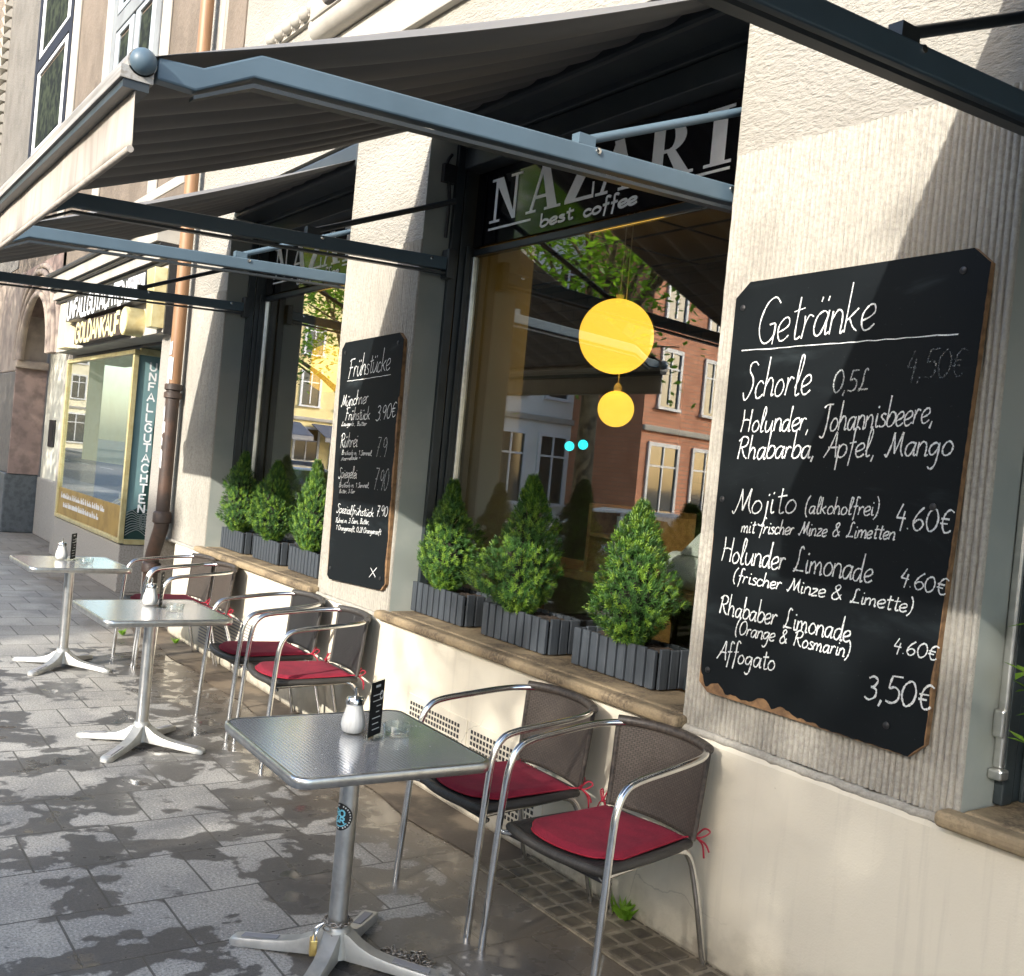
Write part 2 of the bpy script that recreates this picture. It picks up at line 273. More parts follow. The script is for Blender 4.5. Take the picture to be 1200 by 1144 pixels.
# ------------------------------------------------------------------ mesh helpers
def V(*a): return Vector(a)
def woff(o):
    p = Vector((0, 0, 0))
    while o is not None: p = p + o.location; o = o.parent
    return p
class MB:
    def __init__(s): s.v = []; s.f = []; s.m = []; s.uv = {}
    def add(s, vs, fs, mi=0, uvs=None):
        n = len(s.v); s.v += [tuple(p) for p in vs]
        for k, f in enumerate(fs):
            if uvs: s.uv[len(s.f)] = [uvs[i] for i in f]
            s.f.append([i + n for i in f]); s.m.append(mi)
        return s
    def box(s, x0, y0, z0, x1, y1, z1, mi=0):
        x0, x1 = sorted((x0, x1)); y0, y1 = sorted((y0, y1)); z0, z1 = sorted((z0, z1))
        return s.add([(x0, y0, z0), (x1, y0, z0), (x1, y1, z0), (x0, y1, z0), (x0, y0, z1), (x1, y0, z1), (x1, y1, z1), (x0, y1, z1)],
                     [(0, 3, 2, 1), (4, 5, 6, 7), (0, 1, 5, 4), (1, 2, 6, 5), (2, 3, 7, 6), (3, 0, 4, 7)], mi)
    def hexa(s, p, mi=0): return s.add(p, [(0, 3, 2, 1), (4, 5, 6, 7), (0, 1, 5, 4), (1, 2, 6, 5), (2, 3, 7, 6), (3, 0, 4, 7)], mi)
    def prism(s, poly, f, w0, w1, mi=0):
        n = len(poly); vs = [f(a, b, w0) for a, b in poly] + [f(a, b, w1) for a, b in poly]
        fs = [list(range(n))[::-1], list(range(n, 2 * n))] + [(i, (i + 1) % n, n + (i + 1) % n, n + i) for i in range(n)]
        return s.add(vs, fs, mi)
    def tube(s, pts, r, seg=10, caps=True, closed=False, flat=1.0, mi=0):
        pts = [Vector(p) for p in pts]; n = len(pts)
        rr = r if isinstance(r, (list, tuple)) else [r] * n
        tan = []
        for i in range(n):
            a = pts[(i - 1) % n] if (closed or i > 0) else pts[i]; b = pts[(i + 1) % n] if (closed or i < n - 1) else pts[i]
            d = b - a; tan.append(d.normalized() if d.length > 1e-9 else Vector((0, 0, 1)))
        up = Vector((0, 0, 1)) if abs(tan[0].z) < .9 else Vector((1, 0, 0))
        nx = tan[0].cross(up).normalized(); vs = []
        for i in range(n):
            nx = (nx - tan[i] * nx.dot(tan[i])).normalized(); ny = tan[i].cross(nx)
            for k in range(seg):
                a = 2 * math.pi * k / seg; vs.append(pts[i] + nx * math.cos(a) * rr[i] + ny * math.sin(a) * rr[i] * flat)
        fs = []
        for i in range(n if closed else n - 1):
            j = (i + 1) % n
            for k in range(seg): k2 = (k + 1) % seg; fs.append((i * seg + k, i * seg + k2, j * seg + k2, j * seg + k))
        if caps and not closed: fs += [list(range(seg))[::-1], list(range((n - 1) * seg, n * seg))]
        return s.add(vs, fs, mi)
    def lathe(s, prof, c=(0, 0, 0), seg=24, mi=0, flute=0, nf=0):
        vs = []; n = len(prof)
        for (r, z) in prof:
            for k in range(seg):
                a = 2 * math.pi * k / seg; q = r * (1 + flute * math.cos(nf * a)); vs.append((c[0] + q * math.cos(a), c[1] + q * math.sin(a), c[2] + z))
        fs = [(i * seg + k, i * seg + (k + 1) % seg, (i + 1) * seg + (k + 1) % seg, (i + 1) * seg + k) for i in range(n - 1) for k in range(seg)]
        if prof[0][0] > 1e-6: fs.append(list(range(seg))[::-1])
        if prof[-1][0] > 1e-6: fs.append(list(range((n - 1) * seg, n * seg)))
        return s.add(vs, fs, mi)
    def grid(s, nu, nv, f, mi=0):
        vs = [f(i / nu, j / nv) for j in range(nv + 1) for i in range(nu + 1)]; uv = [(i / nu, j / nv) for j in range(nv + 1) for i in range(nu + 1)]
        fs = [(j * (nu + 1) + i, j * (nu + 1) + i + 1, (j + 1) * (nu + 1) + i + 1, (j + 1) * (nu + 1) + i) for j in range(nv) for i in range(nu)]
        return s.add(vs, fs, mi, uv)
    def sphere(s, c, r, seg=24, rings=14, mi=0, sq=(1, 1, 1)):
        pr = [(r * math.sin(math.pi * i / rings), -r * math.cos(math.pi * i / rings)) for i in range(rings + 1)]
        n0 = len(s.v); s.lathe(pr, (0, 0, 0), seg, mi)
        for i in range(n0, len(s.v)): p = s.v[i]; s.v[i] = (c[0] + p[0] * sq[0], c[1] + p[1] * sq[1], c[2] + p[2] * sq[2])
        return s
    def ribbon(s, pts, w, plane, o0, do=.00002, mi=0):
        n = len(pts)
        if n < 2: return s
        vs = []
        for i in range(n):
            a = pts[max(0, i - 1)]; b = pts[min(n - 1, i + 1)]; dx, dy = b[0] - a[0], b[1] - a[1]; l = math.hypot(dx, dy) or 1
            ww = (w[i] if isinstance(w, list) else w) / 2; px, py = pts[i]
            vs.append(plane(px - dy / l * ww, py + dx / l * ww, o0 + do * i)); vs.append(plane(px + dy / l * ww, py - dx / l * ww, o0 + do * i))
        return s.add(vs, [(2 * i, 2 * i + 1, 2 * i + 3, 2 * i + 2) for i in range(n - 1)], mi)
    def build(s, name, ms, parent=None, smooth=None, bevel=0, solid=0, seg=2):
        me = bpy.data.meshes.new(name)
        o = woff(parent) if parent is not None else Vector((0, 0, 0))
        me.from_pydata([(p[0] - o.x, p[1] - o.y, p[2] - o.z) for p in s.v], [], s.f)
        ms = ms if isinstance(ms, (list, tuple)) else [ms]
        for m in ms: me.materials.append(m)
        if len(ms) > 1: me.polygons.foreach_set('material_index', s.m)
        if s.uv:
            ul = me.uv_layers.new(name='UVMap')
            for pi, us in s.uv.items():
                for li, u in zip(me.polygons[pi].loop_indices, us): ul.data[li].uv = u
        if smooth is not None:
            me.shade_smooth()
            if smooth < 180: me.set_sharp_from_angle(angle=R(smooth))
        me.update()
        ob = bpy.data.objects.new(name, me); col.objects.link(ob)
        if parent is not None: ob.parent = parent
        if solid: md = ob.modifiers.new('solid', 'SOLIDIFY'); md.thickness = solid; md.offset = 0
        if bevel: md = ob.modifiers.new('bevel', 'BEVEL'); md.width = bevel; md.segments = seg; md.limit_method = 'ANGLE'; md.angle_limit = R(40); md.use_clamp_overlap = True
        return ob
def tag(o, label=None, cat=None, group=None, kind=None):
    if label: o['label'] = label
    if cat: o['category'] = cat
    if group: o['group'] = group
    if kind: o['kind'] = kind
    return o
def empty(name, loc=(0, 0, 0)):
    o = bpy.data.objects.new(name, None); o.location = loc; o.empty_display_size = .1; col.objects.link(o); return o
def clone(o, parent=None):
    c = o.copy(); col.objects.link(c)
    if parent is not None: c.parent = parent
    for ch in list(o.children): clone(ch, c)
    return c
def bez(pts, n=8, closed=False):
    P = [Vector(p) for p in pts]; out = []; m = len(P)
    for i in range(m if closed else m - 1):
        g = (lambda k: P[k % m]) if closed else (lambda k: P[min(max(k, 0), m - 1)])
        p0, p1, p2, p3 = g(i - 1), g(i), g(i + 1), g(i + 2)
        for k in range(n):
            t = k / n; out.append(.5 * ((2 * p1) + (p2 - p0) * t + (2 * p0 - 5 * p1 + 4 * p2 - p3) * t * t + (3 * p1 - p0 - 3 * p2 + p3) * t ** 3))
    if not closed: out.append(P[-1])
    return out

# ------------------------------------------------------------------ hand lettering (single-stroke alphabets)
SCR = {'a': "11|9 8 6 10 2 8 1 3 3 0 6 1 9 8|9 10 8.5 4 9 0 11 1", 'b': "10|1 22 1 10 1 1|1 5 4 10 8 9 9 5 7 1 3 0 1 3", 'c': "9|8 8 5 10 2 8 1 4 3 0 6 0 9 2",
 'd': "11|9 8 6 10 2 8 1 3 3 0 6 1 9 8|9 22 8.5 8 9 0 11 1", 'e': "9|1 4 5 5 8 7 7 10 4 10 1 7 1 3 3 0 6 0 9 2", 'f': "8|8 20 6 22 4 20 4 8 3 -7|1 10 7 11",
 'g': "11|9 8 6 10 2 8 1 4 3 1 6 2 9 8|9 10 9 0 8 -7 5 -10 2 -8", 'h': "10|1 22 1 10 1 0|1 5 4 10 7 9 8 5 8 0 10 1", 'i': "5|2 10 2 3 3 0 5 1|2 14 2.6 15.4",
 'j': "5|3 10 3 -4 1 -9 -2 -8|3 14 3.6 15.4", 'k': "10|1 22 1 0|8 10 4 7 1 5|3 6 6 2 9 0", 'l': "6|1 4 4 12 5 20 3 22 2 17 2 4 3 0 6 1", 'm': "15|1 10 1 0|1 6 4 10 6 9 7 5 7 0|7 6 10 10 12 9 13 5 13 0 15 1",
 'n': "10|1 10 1 0|1 6 4 10 7 9 8 5 8 0 10 1", 'o': "10|6 10 3 9 1 5 2 1 5 0 8 2 9 6 7 9 5 10", 'p': "10|1 10 1 -10|1 6 4 10 8 9 9 5 7 1 3 0 1 3", 'r': "8|1 10 1.6 6 1 0|1.5 6 4 10 7 9",
 's': "8|7 9 4 10 2 8 4 6 7 4 7 1 4 0 1 1", 't': "8|4 18 4 4 5 0 8 1|1 12 8 13", 'u': "11|1 10 1 4 3 0 6 1 9 7|9 10 9 3 10 0 11 1", 'z': "9|1 10 8 10 1 0 9 1",
 'G': "16|14 17 10 20 5 18 2 12 2 6 5 1 9 0 13 3 13 8 9 8|13 8 13 -1", 'S': "12|11 18 8 20 4 19 4 15 8 11 9 6 6 0 3 -1 1 3", 'H': "15|2 20 3 10 2 0|12 20 12 8 12 0|2 10 7 11 12 10",
 'J': "13|2 18 5 20 12 20|8 20 8 4 6 -4 2 -3", 'R': "14|3 19 2.5 10 2 0|0 16 5 20 11 18 10 12 3 10|5 10 9 3 13 0", 'A': "13|0 0 5 9 9 20 10 10 12 0|3 8 12 8",
 'M': "17|0 2 2 0 5 10 6 19|6 19 8 8 9 2|9 2 14 19|14 19 14 6 17 0", 'L': "13|9 18 7 20 5 17 5 8 3 1 1 0|1 2 5 1 12 1", 'O': "14|8 20 3 17 1 9 4 1 8 0 12 4 13 12 10 19 6 20",
 'F': "13|4 20 4 10 2 -1|1 18 5 20 13 20|2 11 10 11", 'B': "13|3 20 2 0|1 19 7 20 10 16 4 11|4 11 11 9 10 2 2 0", 'E': "12|11 19 6 20 3 16 6 11 8 11|6 11 2 7 2 2 6 0 11 2", 'X': "12|1 20 11 0|11 20 1 0",
 '0': "13|6 20 2 16 1 8 4 1 7 0 11 4 12 12 9 19 6 20", '1': "7|1 15 5 20 5 0", '2': "12|2 16 6 20 10 17 9 11 2 0|2 0 11 1", '3': "12|2 18 6 20 10 17 8 12 5 11|5 11 10 9 10 3 5 0 1 2",
 '4': "13|6 20 2 8|2 8 11 8|9 14 8 -3", '5': "12|3 20 2 11 6 12 10 9 10 3 6 0 1 1|3 20 11 20", '6': "12|9 20 4 14 1 6 4 0 8 0 11 5 8 9 4 8 2 5", '7': "12|1 20 10 20|10 20 6 10 4 0|3 10 9 10",
 '9': "12|10 14 7 20 2 18 2 12 6 10 10 14|10 16 10 8 8 0", '.': "5|1.5 0 2.3 .6", ',': "6|3 1 1.6 -4", '(': "8|6 22 3 16 2 8 3 0 6 -5", ')': "8|1 22 4 16 5 8 4 0 1 -5",
 '&': "15|13 1 4 14 4 18 7 20 9 17 7 13 2 7 2 2 5 0 9 2 12 8", '€': "14|12 18 8 20 4 16 3 8 6 1 10 1 12 3|1 12 9 12|1 8 8 8", '-': "10|1 6 8 6.5", ' ': "8"}
CAP = {'U': "13|1 20 1 5 3 1 6 0 9 1 11 5 11 20", 'N': "13|1 0 1 20|1 20 11 0|11 0 11 20", 'F': "11|1 0 1 20|1 20 10 20|1 11 8 11", 'A': "13|0 0 6 20 12 0|2 7 10 7", 'L': "10|1 20 1 0|1 0 9 0",
 'G': "14|12 16 9 19 6 20 3 18 1 14 1 6 3 2 6 0 10 1 12 4 12 10|12 10 7 10", 'T': "12|0 20 12 20|6 20 6 0", 'C': "13|12 16 9 19 6 20 3 18 1 14 1 6 3 2 6 0 9 1 12 4", 'H': "13|1 20 1 0|11 20 11 0|1 10 11 10",
 'E': "11|1 20 1 0|1 20 10 20|1 0 10 0|1 10 8 10", 'O': "14|6 20 3 18 1 14 1 6 3 2 6 0 9 2 11 6 11 14 9 18 6 20", 'D': "13|1 0 1 20|1 20 6 20 10 16 11 10 10 4 6 0 1 0", 'K': "12|1 20 1 0|11 20 1 9|4 11 11 0",
 'X': "12|1 20 11 0|11 20 1 0", 'R': "12|1 0 1 20|1 20 7 20 10 17 10 13 7 10 1 10|6 10 11 0", '&': SCR['&'], ' ': "8"}
def glyph(ch, tab):
    dots = None
    if ch in 'üäöÄ': dots = 1; ch = {'ü': 'u', 'ä': 'a', 'ö': 'o'}[ch]
    p = tab[ch].split('|'); st = []
    for s in p[1:]:
        a = [float(x) for x in s.split()]; st.append([(a[i], a[i + 1]) for i in range(0, len(a), 2)])
    if dots: st += [[(3, 14), (3.4, 16)], [(7, 14), (7.4, 16)]]
    return float(p[0]), st
def lettering(mb, text, x0, z0, x1, z1, h, wd, plane, tab=SCR, slant=.14, curve=True, jit=.5, off=.001, unit=20, do=.00002, rs=None):
    rs = rs or random.Random(hash(len(text)) + int(x0 * 1000))
    if text == '_':
        n = 24; pts = [(x0 + (x1 - x0) * i / n, z0 + (z1 - z0) * i / n + rs.uniform(-.0015, .0015)) for i in range(n + 1)]
        mb.ribbon(pts, [wd * rs.uniform(.6, 1.1) for _ in pts], plane, off, do); return
    W = sum(glyph(c, tab)[0] for c in text); L = math.hypot(x1 - x0, z1 - z0); sx = L / W; sy = h / unit
    ex, ez = (x1 - x0) / L, (z1 - z0) / L; cx = 0; k = 0
    for c in text:
        adv, st = glyph(c, tab); jx, jz, js = rs.uniform(-jit, jit) * .5, rs.uniform(-jit, jit) * .8, 1 + rs.uniform(-jit, jit) * .12
        for s in st:
            q = [(a * js, b * js + jz) for a, b in s]
            if curve and len(q) > 2: q = [(p.x, p.y) for p in bez([(a, b, 0) for a, b in q], 5)]
            pts = []
            for a, b in q:
                u = (cx + jx + a) * sx + b * sy * slant; pts.append((x0 + ex * u, z0 + ez * u + b * sy))
            if not curve: pass
            mb.ribbon(pts, [wd * (rs.uniform(.55, 1.2) if jit else 1) for _ in pts], plane, off + .0003 * (k % 5), do); k += 1
        cx += adv

# ================================================================== GROUND
g = MB(); g.grid(60, 24, lambda u, v: (-40 + 60 * u, -4.55 + 5.0 * v, 0)); tag(g.build('pavement', K['pave']), kind='structure')
g = MB(); g.box(-40, -4.75, -.3, 20, -4.55, .002); tag(g.build('kerb', K['kerb'], bevel=.015), kind='structure')
g = MB(); g.grid(4, 4, lambda u, v: (-300 + 600 * u, -300 + 360 * v, -.14)); tag(g.build('road', K['asphalt']), kind='structure')
g = MB(); g.box(-140, -22, -.13, 60, -15, -.004); tag(g.build('far_pavement', K['kerb'], bevel=.02), kind='structure')
g = MB()
for i in range(30): g.box(-110 + i * 5, -10.06, -.137, -107.5 + i * 5, -9.94, -.135)
tag(g.build('road_markings', K['linepaint']), kind='structure')
g = MB(); g.grid(40, 2, lambda u, v: (-9.3 + 5.86 * u, -.285 + .02 * math.sin(u * 40) + v * .29, .004)); tag(g.build('wall_edge_strip', K['strip']), kind='structure')
g = MB(); rs = random.Random(3)
x = -3.44
while x < .6:
    y = -.30
    while y < -.03:
        s = .078; a = rs.uniform(-.004, .004); z = .0105 + rs.uniform(-.003, .003)
        g.box(x + a, y + a, -.01, x + s + a, y + s - a * .5, z); y += .088
    x += .088 + rs.uniform(-.003, .004)
tag(g.build('cobbled_edge', K['cobble'], bevel=.012), kind='structure')
g = MB(); g.box(-3.44, -.31, -.02, .6, -.02, .006); tag(g.build('cobble_bed', K['earthjoint']), kind='structure')

# ================================================================== CAFE BUILDING
cafe = empty('cafe_building', (-4.5, .2, 0))
tag(cafe, 'cream plastered cafe house with ribbed piers and big street windows', 'building')
def pierface(mb, mi_side=1):
    for k, f in enumerate(mb.f):
        p = [Vector(mb.v[i]) for i in f[:3]]; n = (p[1] - p[0]).cross(p[2] - p[0])
        if n.length and abs(n.normalized().x) > .9: mb.m[k] = mi_side
    return mb
WIN = [(-8.05, -5.87), (-4.95, -2.66), (-1.565, .9)]
PIER = [(-9.32, -8.05), (-5.87, -4.95), (-2.66, -1.565), (.9, 2.4)]
mb = MB(); mb.box(-9.32, 0, 3.62, 2.4, .4, 9.6); mb.build('upper_wall', K['plaster'], cafe)
for i, (a, b) in enumerate(PIER):
    mb = pierface(MB().box(a, 0, 2.868, b, .4, 3.62).box(a, .0075, .79, b, .4, 2.868)); mb.build('pier', [K['plaster'], K['reveal']], cafe)
    n = int((b - a) / .0208); rs = random.Random(i); e = .0208 * .0
    ph = [rs.uniform(-.0012, .0012) for _ in range(n + 1)]
    def rf(u, v, a=a, b=b, n=n, ph=ph, rs=rs):
        x = a + (b - a) * u; t = (u * n) % 1; k = min(int(u * n), n)
        edge = 1 if 1e-4 < u < .9999 else 0
        return (x + rs.uniform(-.0012, .0012) * edge, .0070 - .0145 * abs(math.sin(math.pi * t)) ** .5 + ph[k] * edge + rs.uniform(-.0012, .0012) * edge, .79 + 2.078 * v)
    MB().grid(n * 8, 46, rf).build('ribbed_render', K['rib'], cafe, smooth=180)
mb = MB(); rs = random.Random(5)
mb.hexa([(-8.72, -.03, 0), (2.4, -.03, 0), (2.4, .3, 0), (-8.72, .3, 0), (-8.72, -.03, .772), (2.4, -.03, .772), (2.4, .3, .772), (-8.72, .3, .772)])
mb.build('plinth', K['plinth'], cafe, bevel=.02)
for (a, b) in PIER:
    mb = MB(); n = 40
    mb.tube([(a + .03 + (b - a - .06) * i / n, -.012 + rs.uniform(-.003, .003), .775 + rs.uniform(-.003, .003)) for i in range(n + 1)], .016, 8)
    mb.build('mortar_ledge', K['rib'], cafe, smooth=60)
for (a, b) in WIN:
    mb = MB(); mb.box(a - .035, -.075, .772, b + .035, .0, .82); mb.box(a + .002, -.0, .773, b - .002, .3, .819)
    mb.build('window_sill', K['sill'], cafe, bevel=.018, seg=3)
# windows
for wi, (a, b) in enumerate(WIN):
    mb = MB(); y0, y1 = .165, .365
    for q, s in ((a, 1), (b, -1)):
        mb.box(q + s * .001, y0, .82, q + s * .030, y0 + .055, 3.60).box(q + s * .001, y0 + .067, .82, q + s * .022, y1, 3.60).box(q + s * .024, y0 + .10, .82, q + s * .038, y0 + .125, 2.88)
    mb.box(a + .032, .305, .82, b - .032, y1 - .002, .872).box(a + .032, .312, 2.83, b - .032, y1 - .002, 2.868)
    wf = mb.build('window', K['frame'], cafe, bevel=.004)
    for q, s in ((a, 1), (b, -1)): MB().box(q + s * .0225, .312, .874, q + s * .044, .342, 2.828).build('trim_strip', K['alu'], wf, bevel=.002)
    MB().box(a + .045, .326, .874, b - .045, .332, 2.828).build('glass_pane', K['glass'], wf)
    MB().box(a + .04, .20, 3.29, b - .04, .36, 3.40).box(a + .04, .18, 3.404, b - .04, .36, 3.56).build('shutter_box', K['anthracite'], wf, bevel=.006)
# cable and catch on the reveals
mb = MB(); mb.tube(bez([(-4.935, .13, 3.36), (-4.93, .10, 3.30), (-4.925, .12, 3.2), (-4.93, .135, 3.08), (-4.925, .13, 2.9)]), .009, 8); mb.box(-4.95, .08, 3.2, -4.915, .16, 3.30)
mb.build('awning_cable', K['black'], cafe, smooth=60)
mb = MB(); mb.box(-1.562, .14, .93, -1.535, .162, 2.35); mb.box(-1.562, .118, .90, -1.52, .162, .93); mb.box(-1.562, .12, 1.02, -1.53, .138, 1.10)
mb.build('reveal_rail', K['alu'], cafe, bevel=.006)
# ventilation grilles in the plinth
def holes(x0, x1, z0, z1, p, parent, y=-.0345):
    mb = MB(); nx = int((x1 - x0) / p); nz = int((z1 - z0) / p)
    for i in range(nx):
        for j in range(nz): mb.box(x0 + i * p, y - .0008, z0 + j * p, x0 + (i + .62) * p, y + .004, z0 + (j + .62) * p)
    mb.build('grille_holes', K['black'], parent)
for x0, x1 in ((-4.56, -4.05), (-3.98, -3.42)):
    gp = MB().box(x0 - .03, -.034, .075, x1 + .03, -.0285, .45).build('vent_grille', K['plinth'], cafe, bevel=.002)
    holes(x0, x1, .10, .425, .027, gp)
gp = MB().box(-7.95, -.036, .06, -6.70, -.0285, .42).build('vent_grille', K['plinth'], cafe, bevel=.002)
mb = MB()
for k in range(14): mb.box(-7.90, -.0375, .085 + k * .0235, -6.75, -.03, .095 + k * .0235)
mb.build('louvre_slots', K['slate'], gp)
# oriel foot, egg moulding and band above the awnings
mb = MB(); mb.box(-6.46, -.16, 4.46, 2.4, .0, 9.5); mb.build('oriel', K['cream'], cafe, bevel=.02)
mb = MB(); mb.tube([(-6.5, -.06, 4.44), (2.4, -.06, 4.44)], .085, 16); mb.build('oriel_roll_moulding', K['cream'], cafe, smooth=40)
mb = MB(); mb.box(-7.5, -.03, 4.125, 2.4, .0, 4.36).box(-7.5, -.05, 4.10, 2.4, 0, 4.125); mb.build('string_course', K['cream'], cafe, bevel=.01)
mb = MB()
for k in range(7): mb.sphere((-7.42 + k * .15, -.045, 4.66), .06, 12, 8, 0, (1.05, .8, .85)); mb.box(-7.35 + k * .15, -.05, 4.62, -7.335 + k * .15, 0, 4.70)
mb.box(-7.52, -.03, 4.60, -6.46, 0, 4.72); mb.build('egg_moulding', K['cream'], cafe, smooth=50)

# interior
room = MB()
room.box(-9.0, 6.0, .1, 2.2, 6.1, 3.3, 0).box(-9.1, .4, .1, -9.0, 6.1, 3.3, 1).box(2.2, .4, .1, 2.3, 6.1, 3.3, 1)
room.box(-9.1, .4, .0, 2.3, 6.1, .1, 2).box(-9.1, .4, 3.3, 2.3, 6.1, 3.4, 3)
for k in range(9): room.box(-9, .41, 3.285, -8.985 + 0, 6, 3.2995, 3)
room.build('interior_room', [K['inbrick'], K['inwall'], K['infloor'], K['inceil']], cafe)
for a, b in PIER: MB().box(a + .03, .401, .1, b - .03, .78, 3.3).build('inner_pillar', K['inwall'], cafe)
mb = MB()
for k in range(8): mb.box(-8.9, .45 + k * .68, 3.288, 2.1, .465 + k * .68, 3.2995)
for k in range(16): mb.box(-8.9 + k * .68, .45, 3.290, -8.885 + k * .68, 5.9, 3.2992)
mb.build('ceiling_joints', K['black'], cafe)
MB().box(-8.9, 2.6, 2.55, -3.2, 3.1, 3.287).build('stone_clad_beam', K['inbrick'], cafe)
mb = MB(); mb.box(-4.85, .55, 1.13, -2.72, .95, 1.18)
mb.box(-4.8, .6, .1, -4.72, .9, 1.13).box(-3.75, .6, .1, -3.67, .9, 1.13).box(-2.85, .6, .1, -2.77, .9, 1.13).box(-4.72, .86, .62, -2.85, .9, .70)
ct = mb.build('window_counter', K['wood'], bevel=.004); tag(ct, 'honey wood counter standing just inside the cafe window', 'counter')
mb = MB(); x0, x1, y0, y1, z0, z1 = -4.0, -3.52, .57, .85, 1.18, 1.50
mb.box(x0, y0, z0, x0 + .025, y1, z1).box(x1 - .025, y0, z0, x1, y1, z1).box(x0, y0, z1, x1, y1, z1 + .025).box(x0 + .025, y0, 1.36, x1 - .025, y1, 1.38)
tag(mb.build('cubby_shelf', K['wood'], bevel=.003), 'small open wooden shelf box on the counter behind the glass', 'shelf')
tag(MB().lathe([(.05, 0), (.055, .09), (.055, .095)], (-3.80, .66, 1.38), 20).build('paper_cup', K['white'], smooth=40), 'white paper cup standing in the wooden shelf box', 'cup')
mb = MB(); mb.tube([(-3.45, .66, 1.265), (-3.10, .66, 1.265)], .085, 24)
tb = mb.build('paper_roll', K['white'], smooth=50, bevel=.006); tag(tb, 'white paper roll lying on the counter, a folded tissue on top', 'paper roll')
MB().add([(-3.36, .60, 1.345), (-3.20, .60, 1.345), (-3.22, .70, 1.345), (-3.34, .70, 1.345), (-3.29, .65, 1.45)], [(0, 1, 4), (1, 2, 4), (2, 3, 4), (3, 0, 4)]).build('tissue', K['white'], tb)
for k, (x, y) in enumerate(((-4.45, 1.35), (-3.5, 1.45))):
    t = empty('wooden_chair', (x, y, .1)); tag(t, ['dark wooden chair inside the cafe, left of the other', 'dark wooden chair inside the cafe behind the shelf box'][k], 'chair', 'wooden chairs inside the cafe')
    MB().box(x - .21, y - .21, .53, x + .21, y + .21, .56).build('seat', K['darkwood'], t, bevel=.008)
    mb = MB(); mb.box(x - .21, y + .18, .96, x + .21, y + .21, 1.10)
    for q in range(5): mb.box(x - .17 + q * .08, y + .185, .58, x - .145 + q * .08, y + .205, .96)
    mb.build('backrest', K['darkwood'], t, bevel=.004)
    for sx in (-1, 1):
        for sy in (-1, 1): MB().box(x + sx * .19 - .018, y + sy * .19 - .018, .1, x + sx * .19 + .018, y + sy * .19 + .018, .53).build('leg', K['darkwood'], t)
def pendant(x, y, z, r, label):
    t = empty('pendant_lamp', (x, y, 3.3)); tag(t, label, 'lamp', 'glowing yellow globe lamps')
    MB().sphere((x, y, z), r, 40, 24).build('lamp_globe', K['lamp'], t, smooth=180)
    MB().tube([(x, y, z + r - .01), (x, y, 3.29)], .004, 6).lathe([(.02, 0), (.025, .03), (.012, .05)], (x, y, z + r - .006), 14).build('lamp_cord', K['white'], t, smooth=40)
    MB().lathe([(.05, 0), (.05, .02), (.01, .025)], (x, y, 3.262), 16).build('ceiling_rose', K['white'], t, smooth=40)
pendant(-4.66, 1.2, 2.50, .222, 'large glowing yellow globe lamp in the middle window')
pendant(-4.66, 1.25, 2.075, .108, 'small glowing yellow globe lamp below the large globe')
pendant(-8.66, 1.2, 2.42, .215, 'glowing yellow globe lamp in the far window beside the breakfast board')
for k, p in enumerate(((-7.55, 3.2, 1.93), (-7.35, 3.2, 1.95))):
    tag(MB().sphere(p, .045, 14, 10).build('signal_light', K['cyan'], smooth=180), ['left small cyan light dot glowing in the cafe', 'right small cyan light dot glowing in the cafe'][k], 'light', 'cyan light dots')

# ================================================================== SHOP SIGN
def serif(ch):
    q = lambda *a: [(a[i], a[i + 1]) for i in range(0, len(a), 2)]; bx = lambda x0, y0, x1, y1: q(x0, y0, x1, y0, x1, y1, x0, y1)
    if ch == 'N': return .98, [bx(.13, 0, .21, 1), q(.08, 1, .36, 1, .84, 0, .74, 0), bx(.76, .0, .84, 1), bx(0, 0, .33, .055), bx(.0, .945, .22, 1), bx(.62, .945, .98, 1)]
    if ch == 'A': return 1.02, [q(.10, 0, .18, 0, .50, 1, .42, 1), q(.38, 1, .60, 1, .93, 0, .66, 0), bx(.23, .28, .72, .35), bx(0, 0, .30, .055), bx(.56, 0, 1.02, .055)]
    if ch == 'Z': return .86, [bx(.06, .93, .83, 1), bx(.0, 0, .82, .07), q(.52, .93, .83, .93, .30, .07, 0, .07), bx(.06, .70, .105, .93), bx(.77, .07, .82, .32)]
    if ch == 'I': return .50, [bx(.12, 0, .38, 1), bx(0, 0, .5, .055), bx(0, .945, .5, 1)]
    if ch == 'R':
        P = [bx(.13, 0, .38, 1), q(.44, .50, .63, .50, 1.0, 0, .73, 0), bx(0, 0, .5, .055), bx(0, .945, .4, 1), bx(.66, 0, 1.06, .055)]
        n = 14
        for i in range(n):
            a0, a1 = -math.pi / 2 + math.pi * i / n, -math.pi / 2 + math.pi * (i + 1) / n
            P.append(q(.5 + .36 * math.cos(a0), .735 + .265 * math.sin(a0), .5 + .36 * math.cos(a1), .735 + .265 * math.sin(a1), .5 + .12 * math.cos(a1), .735 + .205 * math.sin(a1), .5 + .12 * math.cos(a0), .735 + .205 * math.sin(a0)))
        P += [bx(.38, .945, .5, 1), bx(.38, .47, .5, .53)]
        return 1.04, P
LET = [('N', -4.60, -4.325), ('A', -4.27, -3.985), ('Z', -3.95, -3.725), ('A', -3.72, -3.43), ('R', -3.385, -3.10), ('I', -3.035, -2.885)]
MINI = {'b': [[(1, 21), (1, 1)], [(1, 6), (4, 10), (8, 9), (9, 5), (7, 1), (3, 0), (1, 3)], [(-1, 21), (1, 21)]], 'e': SCR['e'], 's': SCR['s'], 't': SCR['t'], 'c': SCR['c'], 'o': SCR['o'], 'f': SCR['f']}
